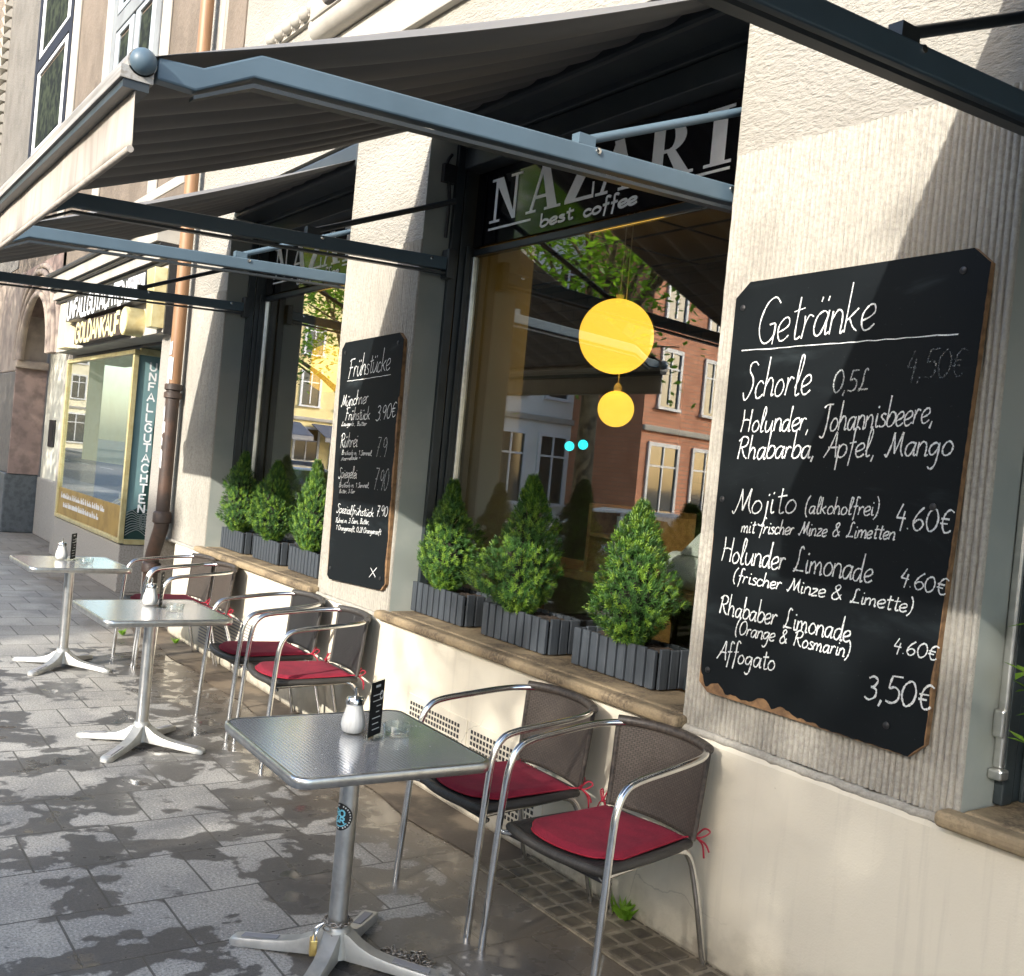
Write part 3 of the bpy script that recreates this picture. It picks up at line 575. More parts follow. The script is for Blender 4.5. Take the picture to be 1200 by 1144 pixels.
def sign(dx, x0, x1, label):
    t = empty('shop_sign', ((x0 + x1) / 2, .19, 2.83)); tag(t, label, 'sign', 'cafe signs above the windows')
    MB().box(x0, .300, 2.874, x1, .325, 3.284).build('sign_panel', K['signblack'], t)
    mb = MB(); pl = lambda u, v, o: (u * 1.034 + dx, .2995 - o, 1.65 + (v - 1.65) * 1.034); k = 0
    for ch, a, b in LET:
        wd, P = serif(ch); s = (b - a) / wd
        for pg in P: mb.prism([(a + x * s, 2.943 + y * .232) for x, y in pg], pl, 0, .0012 + .0003 * (k % 7)); k += 1
    mb.box(-4.76 + dx, .2978, 2.948, -4.365 + dx, .2993, 2.960).box(-3.50 + dx, .2978, 2.958, -2.985 + dx, .2993, 2.970)
    mb.build('sign_letters', K['signwhite'], t)
    mb = MB()
    for wds, a, b in (('best', -4.14, -3.875), ('coffee', -3.80, -3.425)):
        lettering(mb, wds, a, 2.861, b, 2.866, .060, .0125, pl, SCR, .05, True, 0, .001)
        lettering(mb, wds, a + .0055, 2.861, b + .0055, 2.866, .060, .0105, pl, SCR, .05, True, 0, .003)
    mb.build('sign_slogan', K['signwhite'], t)
sign(0, -4.905, -2.705, 'black sign with white serif letters and best coffee over the middle window')
sign(-3.10, -8.005, -5.915, 'same black cafe sign over the far window, mostly hidden by awning arms')

# ================================================================== CHALKBOARDS
GT = [('Getränke', -2.462, 2.166, -1.983, 2.195, .147), ('_', -2.517, 2.148, -1.695, 2.162, 0), ('Schorle', -2.496, 1.979, -2.203, 1.992, .121), ('0,5L', -2.117, 1.995, -1.977, 2.005, .069),
 ('4,50€', -1.86, 2.037, -1.663, 2.038, .081), ('Holunder,', -2.491, 1.86, -2.183, 1.873, .079), ('Johannisbeere,', -2.152, 1.866, -1.742, 1.906, .082), ('Rhabarba, Apfel, Mango', -2.493, 1.765, -1.676, 1.813, .079),
 ('Mojito', -2.489, 1.573, -2.21, 1.598, .089), ('(alkoholfrei)', -2.18, 1.601, -1.895, 1.619, .051), ('4.60€', -1.845, 1.59, -1.651, 1.589, .07), ('mit frischer Minze & Limetten', -2.44, 1.512, -1.834, 1.552, .046),
 ('Holunder Limonade', -2.523, 1.401, -1.897, 1.413, .082), ('(frischer Minze & Limette)', -2.459, 1.339, -1.747, 1.344, .046), ('4.60€', -1.809, 1.423, -1.65, 1.409, .048), ('Rhababer Limonade', -2.506, 1.219, -1.955, 1.219, .068),
 ('(Orange & Rosmarin)', -2.426, 1.161, -1.948, 1.173, .049), ('4.60€', -1.808, 1.222, -1.657, 1.222, .042), ('Affogato', -2.493, 1.059, -2.234, 1.069, .064), ('3,50€', -1.888, 1.061, -1.655, 1.079, .076)]
FT = [('Frühstücke', -5.658, 2.115, -5.134, 2.152, .116), ('_', -5.663, 2.094, -5.114, 2.122, 0), ('Münchner', -5.717, 1.939, -5.362, 1.964, .075), ('Frühstück', -5.644, 1.86, -5.322, 1.869, .069), ('Laugenb., Butter', -5.687, 1.824, -5.351, 1.832, .025),
 ('3.90€', -5.249, 1.858, -5.01, 1.887, .08), ('Rührei', -5.677, 1.693, -5.447, 1.706, .084), ('Brotkorb m. 1 Semmel,', -5.646, 1.65, -5.251, 1.662, .027), ('Marmelade -', -5.649, 1.614, -5.391, 1.635, .022), ('7.9', -5.209, 1.658, -5.081, 1.661, .112),
 ('Spiegelei', -5.661, 1.509, -5.417, 1.521, .063), ('Brotkorb m. 1 Semmel,', -5.644, 1.453, -5.251, 1.477, .027), ('Butter, 3 Eier', -5.632, 1.419, -5.423, 1.433, .022), ('7.90', -5.199, 1.469, -5.03, 1.475, .118),
 ('Spezialfrühstück', -5.648, 1.301, -5.164, 1.316, .049), ('7.90', -5.133, 1.323, -5.002, 1.335, .058), ('Rührei m. 3 Eiern, Butter,', -5.646, 1.239, -5.205, 1.271, .029), ('1 Orangensaft, 0,2l Orangensaft', -5.632, 1.198, -5.056, 1.227, .029), ('X', -5.157, .974, -5.063, .987, .056)]
def chalkboard(outline, texts, label, wear, screws, chips, sd):
    xs = [p[0] for p in outline]; zs = [p[1] for p in outline]
    t = empty('chalkboard', ((min(xs) + max(xs)) / 2, -.012, min(zs))); tag(t, label, 'chalkboard')
    pl = lambda u, v, o: (u, -.030 - o, v)
    MB().prism(outline, pl, -.022, -.0012).build('board_panel', K['chip'], t)
    rs = random.Random(sd); o2 = []
    n = len(outline)
    for i in range(n):
        (ax, az), (bx_, bz) = outline[i], outline[(i + 1) % n]; m = max(1, int(math.hypot(bx_ - ax, bz - az) / .012))
        for k in range(m):
            x, z = ax + (bx_ - ax) * k / m, az + (bz - az) * k / m; d = wear(x, z, rs)
            cx, cz = sum(xs) / n, sum(zs) / n; o2.append((x + (d[0]), z + d[1]))
    MB().prism(o2, pl, -.0012, .0).build('painted_face', K['board'], t)
    for q, tx in enumerate(texts):
        mb = MB(); h = tx[5]; small = h < .055
        m = 'chalkfade' if tx[0] == '4,50€' else ('chalkmid' if tx[0] in ('7.9', '0,5L') or (tx[0] == '7.90' and h > .1) else 'chalk')
        lc = any(c.islower() for c in tx[0]); unit = 20 if h > .055 or not lc else 21
        wd = .0056 if h > .06 else (.0050 if h > .04 else .0040)
        if tx[0] == '3,50€': wd = .0068
        lettering(mb, *tx[:5], h, wd, pl, rs=random.Random(q + 11 * sd), slant=.12 if h > .05 else .2)
        mb.build('chalk_writing', K[m], t)
    mb = MB()
    for x, z in screws: mb.lathe([(.011, 0), (.011, .002), (.006, .0045), (0, .005)], (0, 0, 0), 14); k = len(mb.v) - 14 * 4; mb.v[k:] = [(x + p[0], -.031 - p[2], z + p[1]) for p in mb.v[k:]]
    mb.build('screw', K['black'], t, smooth=50)
    return t
def wearG(x, z, rs):
    dx = dz = 0
    if z < .99 and x < -2.05: dz = .006 + .035 * abs(math.sin(x * 31) * math.sin(x * 11 + 1)) * min(1, (-2.05 - x) * 5) + rs.uniform(0, .006)
    elif z < .95: dz = rs.uniform(.0, .004)
    if x > -1.70 and z < 1.6: dx = -.002 - .005 * max(0, math.sin(z * 23)) * (z < 1.35) - rs.uniform(0, .002)
    elif x > -1.70: dx = -rs.uniform(.0005, .002)
    if x < -2.55 and z < 1.5: dx = .002 + .012 * max(0, math.sin(z * 9)) * (1.6 - z) * rs.uniform(.6, 1)
    return dx, dz
def wearF(x, z, rs):
    dx = dz = 0
    if x > -5.03 and z < 2.0: dx = -.006 - .012 * abs(math.sin(z * 13)) - rs.uniform(0, .004)
    if x < -5.70 and z < 1.5: dx = .003 + .008 * abs(math.sin(z * 17)) * rs.uniform(.5, 1)
    return dx, dz
chalkboard([(-2.568, .962), (-2.525, .932), (-1.722, .928), (-1.672, .975), (-1.618, 2.36), (-1.672, 2.407), (-2.508, 2.390), (-2.568, 2.336)], GT,
           'large black drinks chalkboard headed Getränke on the right pier', wearG, [(-2.53, 2.30), (-1.70, 2.345), (-2.53, 1.01), (-1.80, 1.0), (-1.72, 1.66), (-2.54, 1.62)], 0, 1)
chalkboard([(-5.70, .915), (-5.665, .893), (-4.998, .923), (-4.957, .962), (-5.003, 2.318), (-5.055, 2.356), (-5.735, 2.333), (-5.775, 2.293)], FT,
           'narrow black breakfast chalkboard headed Frühstücke on the middle pier', wearF, [(-5.72, 2.27), (-5.06, 2.30), (-5.66, .96), (-5.02, .985)], 0, 2)

# ================================================================== AWNINGS
def awning(xl, xr, label):
    t = empty('awning', ((xl + xr) / 2, .1, 3.45)); tag(t, label, 'awning', 'grey awnings over the cafe windows')
    MB().box(xl - .02, .0, 3.44, xr + .02, .2, 3.60).build('cassette', K['anthracite'], t, bevel=.02)
    MB().tube([(xl - .0, .09, 3.50), (xr + .0, .09, 3.50)], .045, 16).build('roller', K['anthracite'], t, smooth=50)
    L = xr - xl
    def ff(u, v):
        x = xl + L * u; y = .06 - 2.14 * v; z = 3.515 - .92 * v
        e = math.sin(math.pi * min(1, v * 1.02)); a = .042 * (.35 + .65 * math.sin(math.pi * v))
        wv = math.sin(2 * math.pi * u * L / .235 + .5 * math.sin(3 * u)); wv = abs(wv) ** .8 * (1 if wv > 0 else -.6)
        return (x, y, z - .035 * e + a * wv * (1 if .0 < v < 1 else .2) * min(1, u * 30) * min(1, (1 - u) * 30))
    MB().grid(150, 26, ff).build('awning_cloth', K['fabric'], t, smooth=180, solid=.0016)
    MB().tube([(xl - .01, -2.09, 2.578), (xr + .0, -2.09, 2.578)], .036, 18).box(xl, -2.14, 2.53, xr, -2.06, 2.562).build('front_bar', K['barstripe'], t, smooth=40)
    MB().box(xl + .004, -2.132, 2.508, xr - .004, -2.068, 2.53).build('front_bar_groove', K['anthracite'], t)
    def vf(u, v): return (xl + .01 + (L - .02) * u, -2.10 + .006 * math.sin(u * 26) * v, 2.515 - .150 * v + .004 * math.sin(u * 9))
    va = MB().grid(60, 6, vf).build('valance', K['valance'], t, smooth=180, solid=.0016)
    MB().tube([(xl + .01, -2.10, 2.362), (xr - .008, -2.10, 2.362)], .009, 10).build('valance_hem', K['valance'], va, smooth=50)
    for x, s in ((xr, 1), (xl, -1)):
        MB().sphere((x + s * .008, -2.09, 2.578), .033, 20, 14, 0, (.9, 1, 1)).build('end_cap', K['armgrey'], t, smooth=180)
        xi = x - s * .03
        top = [(.165, 2.785), (-1.785, 2.694), (-1.935, 2.614), (-2.05, 2.606)]; bot = [(-2.05, 2.550), (-1.950, 2.549), (-1.80, 2.628), (.165, 2.717)]
        ar = MB().prism(top + bot, lambda a, b, w: (w, a, b), xi - .024, xi + .024).build('arm', K['armgrey'], t, bevel=.006)
        MB().prism([(.165, 2.704), (-1.80, 2.614), (-1.955, 2.537), (-1.955, 2.527), (-1.80, 2.602), (.165, 2.692)], lambda a, b, w: (w, a, b), xi - .018, xi + .02).build('arm_rail', K['anthracite'], ar)
        MB().tube([(xi, -.66, 2.765), (xi, -.60, 2.79), (xi, .15, 3.10)], .016, 10).box(xi - .02, -.70, 2.745, xi + .02, -.63, 2.78).build('strut', K['anthracite'] if s < 0 else K['armgrey'], ar, smooth=40)
        for y, z in ((-.62, 2.735), (.02, 2.76)):
            mb = MB(); mb.lathe([(.011, 0), (.010, .006), (0, .008)], (0, 0, 0), 12); mb.v = [(xi + .024 + p[2], y + p[0], z + p[1]) for p in mb.v]
            mb.build('bolt', K['tube'], ar, smooth=50)
        MB().box(xi - .035, .12, 2.67, xi + .035, .168, 2.83).build('wall_bracket', K['anthracite'], t, bevel=.006)
    return t
awning(-4.925, -2.685, 'dark grey awning with cream valance over the middle window')
awning(-8.03, -5.89, 'dark grey awning over the far window beside the drainpipe')
awning(-1.545, .88, 'awning over the near right window, only its dark arm in view')

# ================================================================== DRAINPIPE
pp = empty('drainpipe', (-8.90, -.10, 0)); tag(pp, 'drainpipe, orange above and rusty black iron below, covered in stickers', 'drainpipe')
px, py = -8.90, -.10
MB().tube([(px, py, 2.09), (px, py, 9.6)], .056, 20).build('painted_pipe', K['copper'], pp, smooth=50)
mb = MB(); mb.tube([(px, py, .98), (px, py, 2.09)], .058, 20)
for z in (2.02, 2.09): mb.lathe([(.058, -.03), (.075, -.022), (.075, .022), (.058, .03)], (px, py, z), 20)
mb.lathe([(.058, -.06), (.078, -.045), (.078, .03), (.07, .045), (.058, .05)], (px, py, .97), 20)
mb.tube(bez([(px, py, .98), (px - .005, py, .88), (px - .07, py - .01, .74), (px - .13, py - .015, .62), (px - .14, py - .015, .50), (px - .14, py - .015, -.02)], 8), .062, 20)
mb.lathe([(.062, -.05), (.08, -.04), (.08, .03), (.062, .045)], (px - .14, py - .015, .52), 20)
mb.build('iron_pipe', K['iron'], pp, smooth=50)
rs = random.Random(4)
for z, h, a0, wd in ((2.42, .10, -.1, .5), (2.25, .18, .0, .95), (2.14, .07, -.2, .5), (1.86, .12, -.5, .5), (1.74, .10, -.3, .7), (1.62, .07, -.5, .55), (1.47, .14, -.35, .6)):
    mb = MB(); n = 7
    th = [R(-62) + a0 + wd * (k / (n - 1) - .5) for k in range(n)]
    j = [rs.uniform(-.012, .012) for _ in range(n)]
    vs = [(px + .0595 * math.cos(a) * (1.02 if z < 2.1 else 1), py + .0605 * math.sin(a), z - h / 2 + j[k]) for k, a in enumerate(th)] + [(px + .0595 * math.cos(a) * (1.02 if z < 2.1 else 1), py + .0605 * math.sin(a), z + h / 2 - j[(k * 3) % n]) for k, a in enumerate(th)]
    mb.add(vs, [(k, k + 1, n + k + 1, n + k) for k in range(n - 1)]); st = mb.build('sticker', K['paper'], pp, solid=.001)

# ================================================================== NEIGHBOUR BUILDING WITH SHOP
nb = empty('corner_house', (-14, .5, 0)); tag(nb, 'old beige rough plastered house beyond the drainpipe with an arched entrance', 'building')
mb = MB(); mb.box(-26, 0, 3.95, -9.325, .8, 14)
mb.build('rough_wall', K['beige_rough'], nb)
MB().box(-9.22, -.012, 2.9, -9.06, 0, 10).box(-8.78, -.010, 4.75, -8.70, 0, 10).build('plaster_strip', K['cream'], nb)
MB().box(-8.60, -.013, 4.75, -8.15, -.001, 10).build('combed_panel', K['beige_rough'], nb)
MB().box(-15.0, -.03, 3.95, -9.4, .3, 4.05).box(-10.62, -.025, 4.05, -10.32, 0, 14).box(-13.06, -.03, 4.05, -12.75, 0, 14).box(-15.06, -.03, 4.05, -14.66, 0, 14).build('stone_surround', K['cream'], nb, bevel=.01)
def upwin(x0, x1, z0, z1, fm, wm, sash):
    mb = MB(); mb.box(x0, -.05, z0 - .08, x1, .0, z0).box(x0, -.035, z0, x0 + .18, 0, z1).box(x1 - .18, -.035, z0, x1, 0, z1).box(x0 + .18, -.033, z0 + 1.32, x1 - .18, 0, z0 + 1.50).box(x0, -.034, z1, x1, 0, z1 + .2)
    wf = mb.build('window', fm, nb, bevel=.01)
    for (a, b) in ((z0 + .03, z0 + 1.30), (z0 + 1.52, z1 - .02)):
        for (p, q) in sash:
            MB().box(p, -.03, a, p + .16, -.001, b).box(q - .16, -.03, a, q, -.001, b).box(p + .16, -.03, a, q - .16, -.001, a + .055).box(p + .16, -.03, b - .055, q - .16, -.001, b).build('sash', wm, wf, bevel=.006)
            MB().box(p + .13, -.012, a + .1, q - .13, -.002, b - .1).build('pane', K['oldpane'], wf)
K['nbframe'] = mat('old_dark_window_frame', (.016, .018, .026), .7, spec=.2)
upwin(-17.75, -15.1, 5.75, 9.2, K['nbframe'], K['winwhite'], [(-17.5, -15.35)])
upwin(-12.7, -10.66, 4.9, 9.2, mat('grey_stone_frame', (.22, .235, .24), .8, c2=(.18, .19, .195), cs=3), mat('grey_white_sash', (.36, .40, .42), .6), [(-12.5, -11.75), (-11.65, -10.85)])
mb = MB()
for k in range(34): mb.hexa([(-21.5, -.03, 4.4 + k * .19), (-20.9, -.13, 4.42 + k * .19), (-20.9, 0, 4.42 + k * .19), (-21.5, 0, 4.4 + k * .19), (-21.5, -.10, 4.54 + k * .19), (-20.9, -.03, 4.57 + k * .19), (-20.9, 0, 4.57 + k * .19), (-21.5, 0, 4.54 + k * .19)])
mb.build('rope_quoin', K['cream'], nb)
MB().box(-20.85, -.012, 4.1, -17.9, 0, 14).build('plaster_panel', mat('grey_rough_plaster', (.16, .148, .13), .95, c2=(.125, .115, .10), cs=2, bs=30, bst=.9, bd=.02), nb)
# entrance portal
MB().box(-18.6, -.06, 2.45, -17.05, .38, 3.95).build('portal_pier', K['sand'], nb, bevel=.02)
MB().box(-18.6, -.06, .9, -17.05, .38, 2.447).build('pier_shaft', mat('grey_brown_granite', (.17, .15, .13), .7, c2=(.11, .10, .09), cs=9, fine=90), nb, bevel=.02)
MB().box(-18.62, -.09, 0, -17.02, .38, .9).build('granite_base', K['stone_grey'], nb, bevel=.02)
MB().box(-17.0, .36, 0, -14.42, .40, .88).build('granite_base', K['granite'], nb, bevel=.02)
MB().box(-17.045, -.055, .9, -17.0, .38, 2.6).build('reddish_jamb', K['redstone'], nb)
MB().box(-17.0, .402, .0, -14.4, .5, 3.95).build('portal_wall', K['inwall'], nb)
MB().box(-26, 0, 0, -18.62, .8, 3.95).build('rear_wall', K['sand'], nb)
MB().box(-25, -.02, .9, -19.4, 0, 3.2).build('far_window', K['darkglass'], nb)
mb = MB()
for k, r in enumerate((1.02, 1.10, 1.19, 1.28, 1.38, 1.48)):
    mb.tube([(-15.75 + r * 1.02 * math.cos(math.pi * i / 28), -.06 + .035 * (k % 2), 2.62 + r * .86 * math.sin(math.pi * i / 28)) for i in range(29)], .042, 8, caps=True)
mb.build('arch_moulding', K['sand'], nb, smooth=60)
n = 28; mb = MB()
for i in range(n):
    a0, a1 = math.pi * i / n, math.pi * (i + 1) / n; p = lambda a, r: (-15.75 + r * 1.02 * math.cos(a), 2.62 + r * .86 * math.sin(a)); t0, t1 = p(a0, 1.5), p(a1, 1.5)
    mb.hexa([(t0[0], -.02, t0[1]), (t1[0], -.02, t1[1]), (t1[0], .4, t1[1]), (t0[0], .4, t0[1]), (t0[0], -.02, 3.96), (t1[0], -.02, 3.96), (t1[0], .4, 3.96), (t0[0], .4, 3.96)])
mb.build('arch_spandrel', K['redstone'], nb)
MB().box(-17.06, -.08, 2.50, -16.90, .38, 2.62).build('impost', K['sand'], nb, bevel=.02)
tag(MB().box(-16.55, .44, 1.36, -16.15, .380, 1.76).box(-16.49, .374, 1.45, -16.22, .3795, 1.70).build('intercom', K['black'], bevel=.006), 'black intercom panel on the entrance wall', 'intercom')
MB().box(-15.54, .40, 1.3, -15.5, .41, 2.0)
mb = MB(); mb.box(-17.6, -1.15, .001, -16.2, -.35, .006)
tag(mb.build('doormat', K['stone_grey']), 'grey floor grating in front of the arched entrance', 'grating')
# shop unit
MB().box(-14.42, .0, 0, -14.22, .45, 2.70).build('granite_pilaster', K['granite'], nb, bevel=.006)
MB().box(-9.72, .0, 0, -9.325, .8, 3.95).build('granite_pier', K['granite'], nb, bevel=.006)
MB().box(-14.21, .0, 0, -11.0, .45, .50).box(-14.21, .45, 0, -11.0, 3, .1).build('shop_base', K['granite'], nb, bevel=.008)
MB().box(-14.6, .05, 2.56, -10.05, .8, 3.95).build('shop_lintel', K['black'], nb)
MB().box(-14.2, 1.1, .5, -11.05, 1.2, 2.56).build('display_back', K['white'], nb)
MB().box(-14.2, .08, .50, -11.06, 2.2, .545).build('display_floor', K['facgrey'], nb)
MB().box(-11.0, .9, 0, -10.02, .95, 2.56).build('shop_door', K['darkglass'], nb)
mb = MB(); F = [(-14.20, -.02, .515, -10.985, .04, .56), (-14.20, -.02, 2.49, -10.985, .04, 2.54), (-14.20, -.018, .56, -14.14, .04, 2.49), (-11.03, -.02, .56, -10.985, .035, 2.49), (-11.04, .042, .505, -10.985, .60, .56), (-11.04, .042, 2.49, -10.985, .60, 2.56), (-11.04, .54, .56, -10.985, .60, 2.49)]
for f in F: mb.box(*f)
sw = mb.build('shop_window', K['gold'], nb, bevel=.005)
MB().box(-14.13, .008, .56, -11.04, .013, 2.49).build('glass_pane', K['shopglass'], sw)
MB().box(-11.018, .036, .56, -11.012, .54, 2.49).build('side_pane', K['teal'], sw)
MB().box(-14.12, .0, .565, -11.045, .0055, .90).build('gold_banner', K['banner'], sw)
mb = MB(); rs = random.Random(8)
for z, a, b in ((.775, -13.95, -11.75), (.665, -13.8, -11.95)):
    x = a
    while x < b:
        l = rs.uniform(.05, .11); mb.box(x, -.002, z, x + .028, -.0002, z + rs.uniform(.05, .075)); mb.box(x + .034, -.002, z, x + l, -.0002, z + rs.uniform(.03, .05)); x += l + rs.uniform(.012, .05)
mb.build('banner_print', K['winwhite'], sw)
mb = MB(); pl = lambda u, v, o: (-11.0115 + o, u, v); word = 'UNFALLGUTACHTEN'
for k, c in enumerate(word): lettering(mb, c, .155, 2.34 - k * .107, .235, 2.34 - k * .107, .085, .018, pl, CAP, 0, False, 0, .0005 + .0001 * k)
mb.build('side_letters', K['signwhite'], sw)
mb = MB(); mb.prism([(.04, .562), (.535, .562), (.535, .86), (.30, .90), (.10, .84), (.04, .76)], lambda a, b, w: (-11.0118 + w, .036 + (a - .036) * .48, b), 0, .0006)
mb.prism([(.36, .90), (.535, .87), (.535, 2.2), (.50, 2.0), (.46, 1.7), (.48, 1.45), (.42, 1.25), (.38, 1.05)], lambda a, b, w: (-11.0118 + w, .036 + (a - .036) * .48, b), 0, .0004)
mb.build('foil_shape', mat('dark_green_foil', (.015, .045, .04), .4), sw)
mb = MB()
for k in range(9):
    q = bez([(.06, .60 + .03 * k, 0), (.18, .64 + .028 * k, 0), (.32, .66 + .02 * k, 0), (.50, .60 + .03 * k, 0)], 6); mb.ribbon([(p.x, p.y) for p in q], .009, lambda u, v, o: (-11.0105 + o, .036 + (u - .036) * .48, v), 0)
for r in (.03, .055, .08): mb.ribbon([(.42 + r * math.cos(a * .3), .75 + r * math.sin(a * .3)) for a in range(22)], .012, lambda u, v, o: (-11.010 + o, .036 + (u - .036) * .48, v), .001)
mb.build('foil_drawing', K['alu'], sw)
# fascia, cornice boards
MB().box(-14.0, -.09, 2.595, -9.37, .30, 3.21).build('shop_fascia', K['cream'], nb, bevel=.006)
MB().box(-9.366, -.10, 2.575, -9.335, .0, 3.24).build('fascia_end', K['black'], nb)
for z, h, d, m in ((3.213, .035, .12, 'black'), (3.25, .10, .16, 'cream'), (3.352, .03, .20, 'black'), (3.384, .13, .23, 'cream'), (3.516, .04, .27, 'black')):
    MB().box(-14.1, -d, z, -9.34, .0, z + h - .003).build('cornice_board', K[m], nb, bevel=.004)
MB().box(-14.4, -.02, 3.56, -9.34, .3, 3.95).build('cornice_top', K['beige_rough'], nb)
sg = empty('letter_sign', (-12.0, -.09, 2.6)); tag(sg, 'raised shop lettering about accident reports and gold buying on the fascia', 'sign')
MB().box(-13.02, -.20, 2.905, -9.70, -.0905, 3.155).build('letter_box', K['black'], sg, bevel=.004)
mb = MB(); lettering(mb, 'UNFALLGUTACHTEN', -12.98, 2.93, -10.32, 2.93, .20, .050, lambda u, v, o: (u, -.201 - o, v), CAP, 0, False, 0, .0005); mb.build('white_letters', K['winwhite'], sg)
MB().box(-10.28, -.206, 2.915, -9.715, -.2005, 3.145).build('white_plate', K['winwhite'], sg)
mb = MB(); lettering(mb, 'FUX', -10.22, 2.95, -9.76, 2.95, .16, .035, lambda u, v, o: (u, -.2065 - o, v), CAP, 0, False, 0, .0005); mb.build('grey_letters', K['slate'], sg)
MB().box(-12.50, -.195, 2.615, -10.46, -.0905, 2.86).build('letter_box', K['darkwood'], sg, bevel=.004)
mb = MB(); lettering(mb, 'GOLDANKAUF', -12.46, 2.635, -10.52, 2.635, .205, .048, lambda u, v, o: (u, -.196 - o, v), CAP, 0, False, 0, .0005); mb.build('gold_letters', mat('pale_gold_letters', (.72, .66, .34), .4), sg)
mb = MB(); mb.tube([(-10.12, -.255, 2.72), (-10.12, -.0905, 2.72)], .135, 28); mb.build('coin_drum', K['gold'], sg, smooth=40)
MB().tube([(-10.12, -.261, 2.72), (-10.12, -.256, 2.72)], .125, 28).build('coin_face', mat('pale_gold_face', (.78, .70, .34), .4), sg, smooth=40)
MB().hexa([(-9.22, -.20, 2.63), (-9.12, -.20, 2.63), (-9.36, -.0905, 2.63), (-9.50, -.0905, 2.63), (-9.61, -.20, 3.14), (-9.30, -.20, 3.14), (-9.37, -.0905, 3.14), (-9.70, -.0905, 3.14)]).build('gold_bar', K['yellow'], sg, bevel=.006) if 0 else MB().hexa([(-9.56, -.20, 2.63), (-9.42, -.20, 2.63), (-9.40, -.0905, 2.63), (-9.60, -.0905, 2.63), (-9.68, -.20, 3.17), (-9.42, -.20, 3.17), (-9.40, -.0905, 3.17), (-9.72, -.0905, 3.17)]).build('gold_bar', K['gold'], sg, bevel=.006)
MB().hexa([(-13.36, -.20, 2.60), (-12.90, -.20, 2.60), (-12.84, -.0905, 2.60), (-13.40, -.0905, 2.60), (-13.36, -.20, 3.14), (-13.20, -.20, 3.14), (-13.16, -.0905, 3.14), (-13.40, -.0905, 3.14)]).build('gold_bar', mat('pale_gold_bar', (.70, .58, .34), .4), sg, bevel=.006)
for o in nb.children:
    if o.name.split('.')[0] in ('granite_pilaster', 'shop_base', 'shop_lintel', 'display_back', 'display_floor', 'shop_door', 'shop_window'): o.location.y += .11
# display pieces
dz = .545
bu = MB(); bu.lathe([(.085, 0), (.10, .02), (.06, .10), (.10, .16), (.125, .25), (.10, .31), (.045, .35), (.04, .42), (.0, .425)], (-12.35, .45, dz), 20)
bo = bu.build('necklace_bust', K['slate'], smooth=60); tag(bo, 'grey jewellery bust wearing a pearl necklace in the shop window', 'bust')
mb = MB(); 
for k in range(18): a = math.pi * (1.05 + .9 * k / 17); mb.sphere((-12.35 + .095 * math.cos(a), .45 - .10 * abs(math.sin(a)) - .015, dz + .345 + .07 * math.sin(a)), .010, 8, 6)
mb.build('necklace', K['winwhite'], bo, smooth=180)
fl = empty('yellow_flowers', (-11.75, .38, dz)); tag(fl, 'bunch of yellow artificial flowers beside the jewellery bust', 'flowers')
rs = random.Random(12); mb = MB(); m2 = MB()
for k in range(11):
    a, r = rs.uniform(0, 6.3), rs.uniform(.02, .16); tx, ty, tz = -11.75 + r * math.cos(a), .38 + r * .7 * math.sin(a), dz + rs.uniform(.22, .42)
    m2.tube([(-11.75, .38, dz), ((tx - 11.75) / 2, (ty + .38) / 2, dz + .15), (tx, ty, tz)], .004, 5)
    for q in range(7):
        b = q * .9; mb.add([(tx, ty, tz), (tx + .055 * math.cos(b - .3), ty + .055 * math.sin(b - .3), tz + .012), (tx + .075 * math.cos(b), ty + .075 * math.sin(b), tz + .03), (tx + .055 * math.cos(b + .3), ty + .055 * math.sin(b + .3), tz + .012)], [(0, 1, 2, 3)])
mb.build('petals', K['yellow'], fl); m2.build('stems', K['leaf2'], fl)
for k in range(5):
    x = -12.9 + k * .19 + (.9 if k > 1 else 0); MB()
    o = MB().box(x - .04, .22, dz, x + .04, .29, dz + .06 + .03 * (k % 2)).box(x - .03, .212, dz + .02, x + .03, .2195, dz + .05).build('jewel_box', [K['winwhite'], K['black'], K['paper']][k % 3], bevel=.008)
    tag(o, 'small jewellery box on the shop window floor', 'jewellery box', 'small jewellery boxes in the shop window')
mb = MB(); mb.box(-11.45, .30, dz, -11.42, .9, 2.2).box(-11.45, .30, 1.5, -11.2, .32, 1.52)
tag(mb.build('display_rack', K['slate']), 'slim grey display rack behind the shop window corner', 'rack')

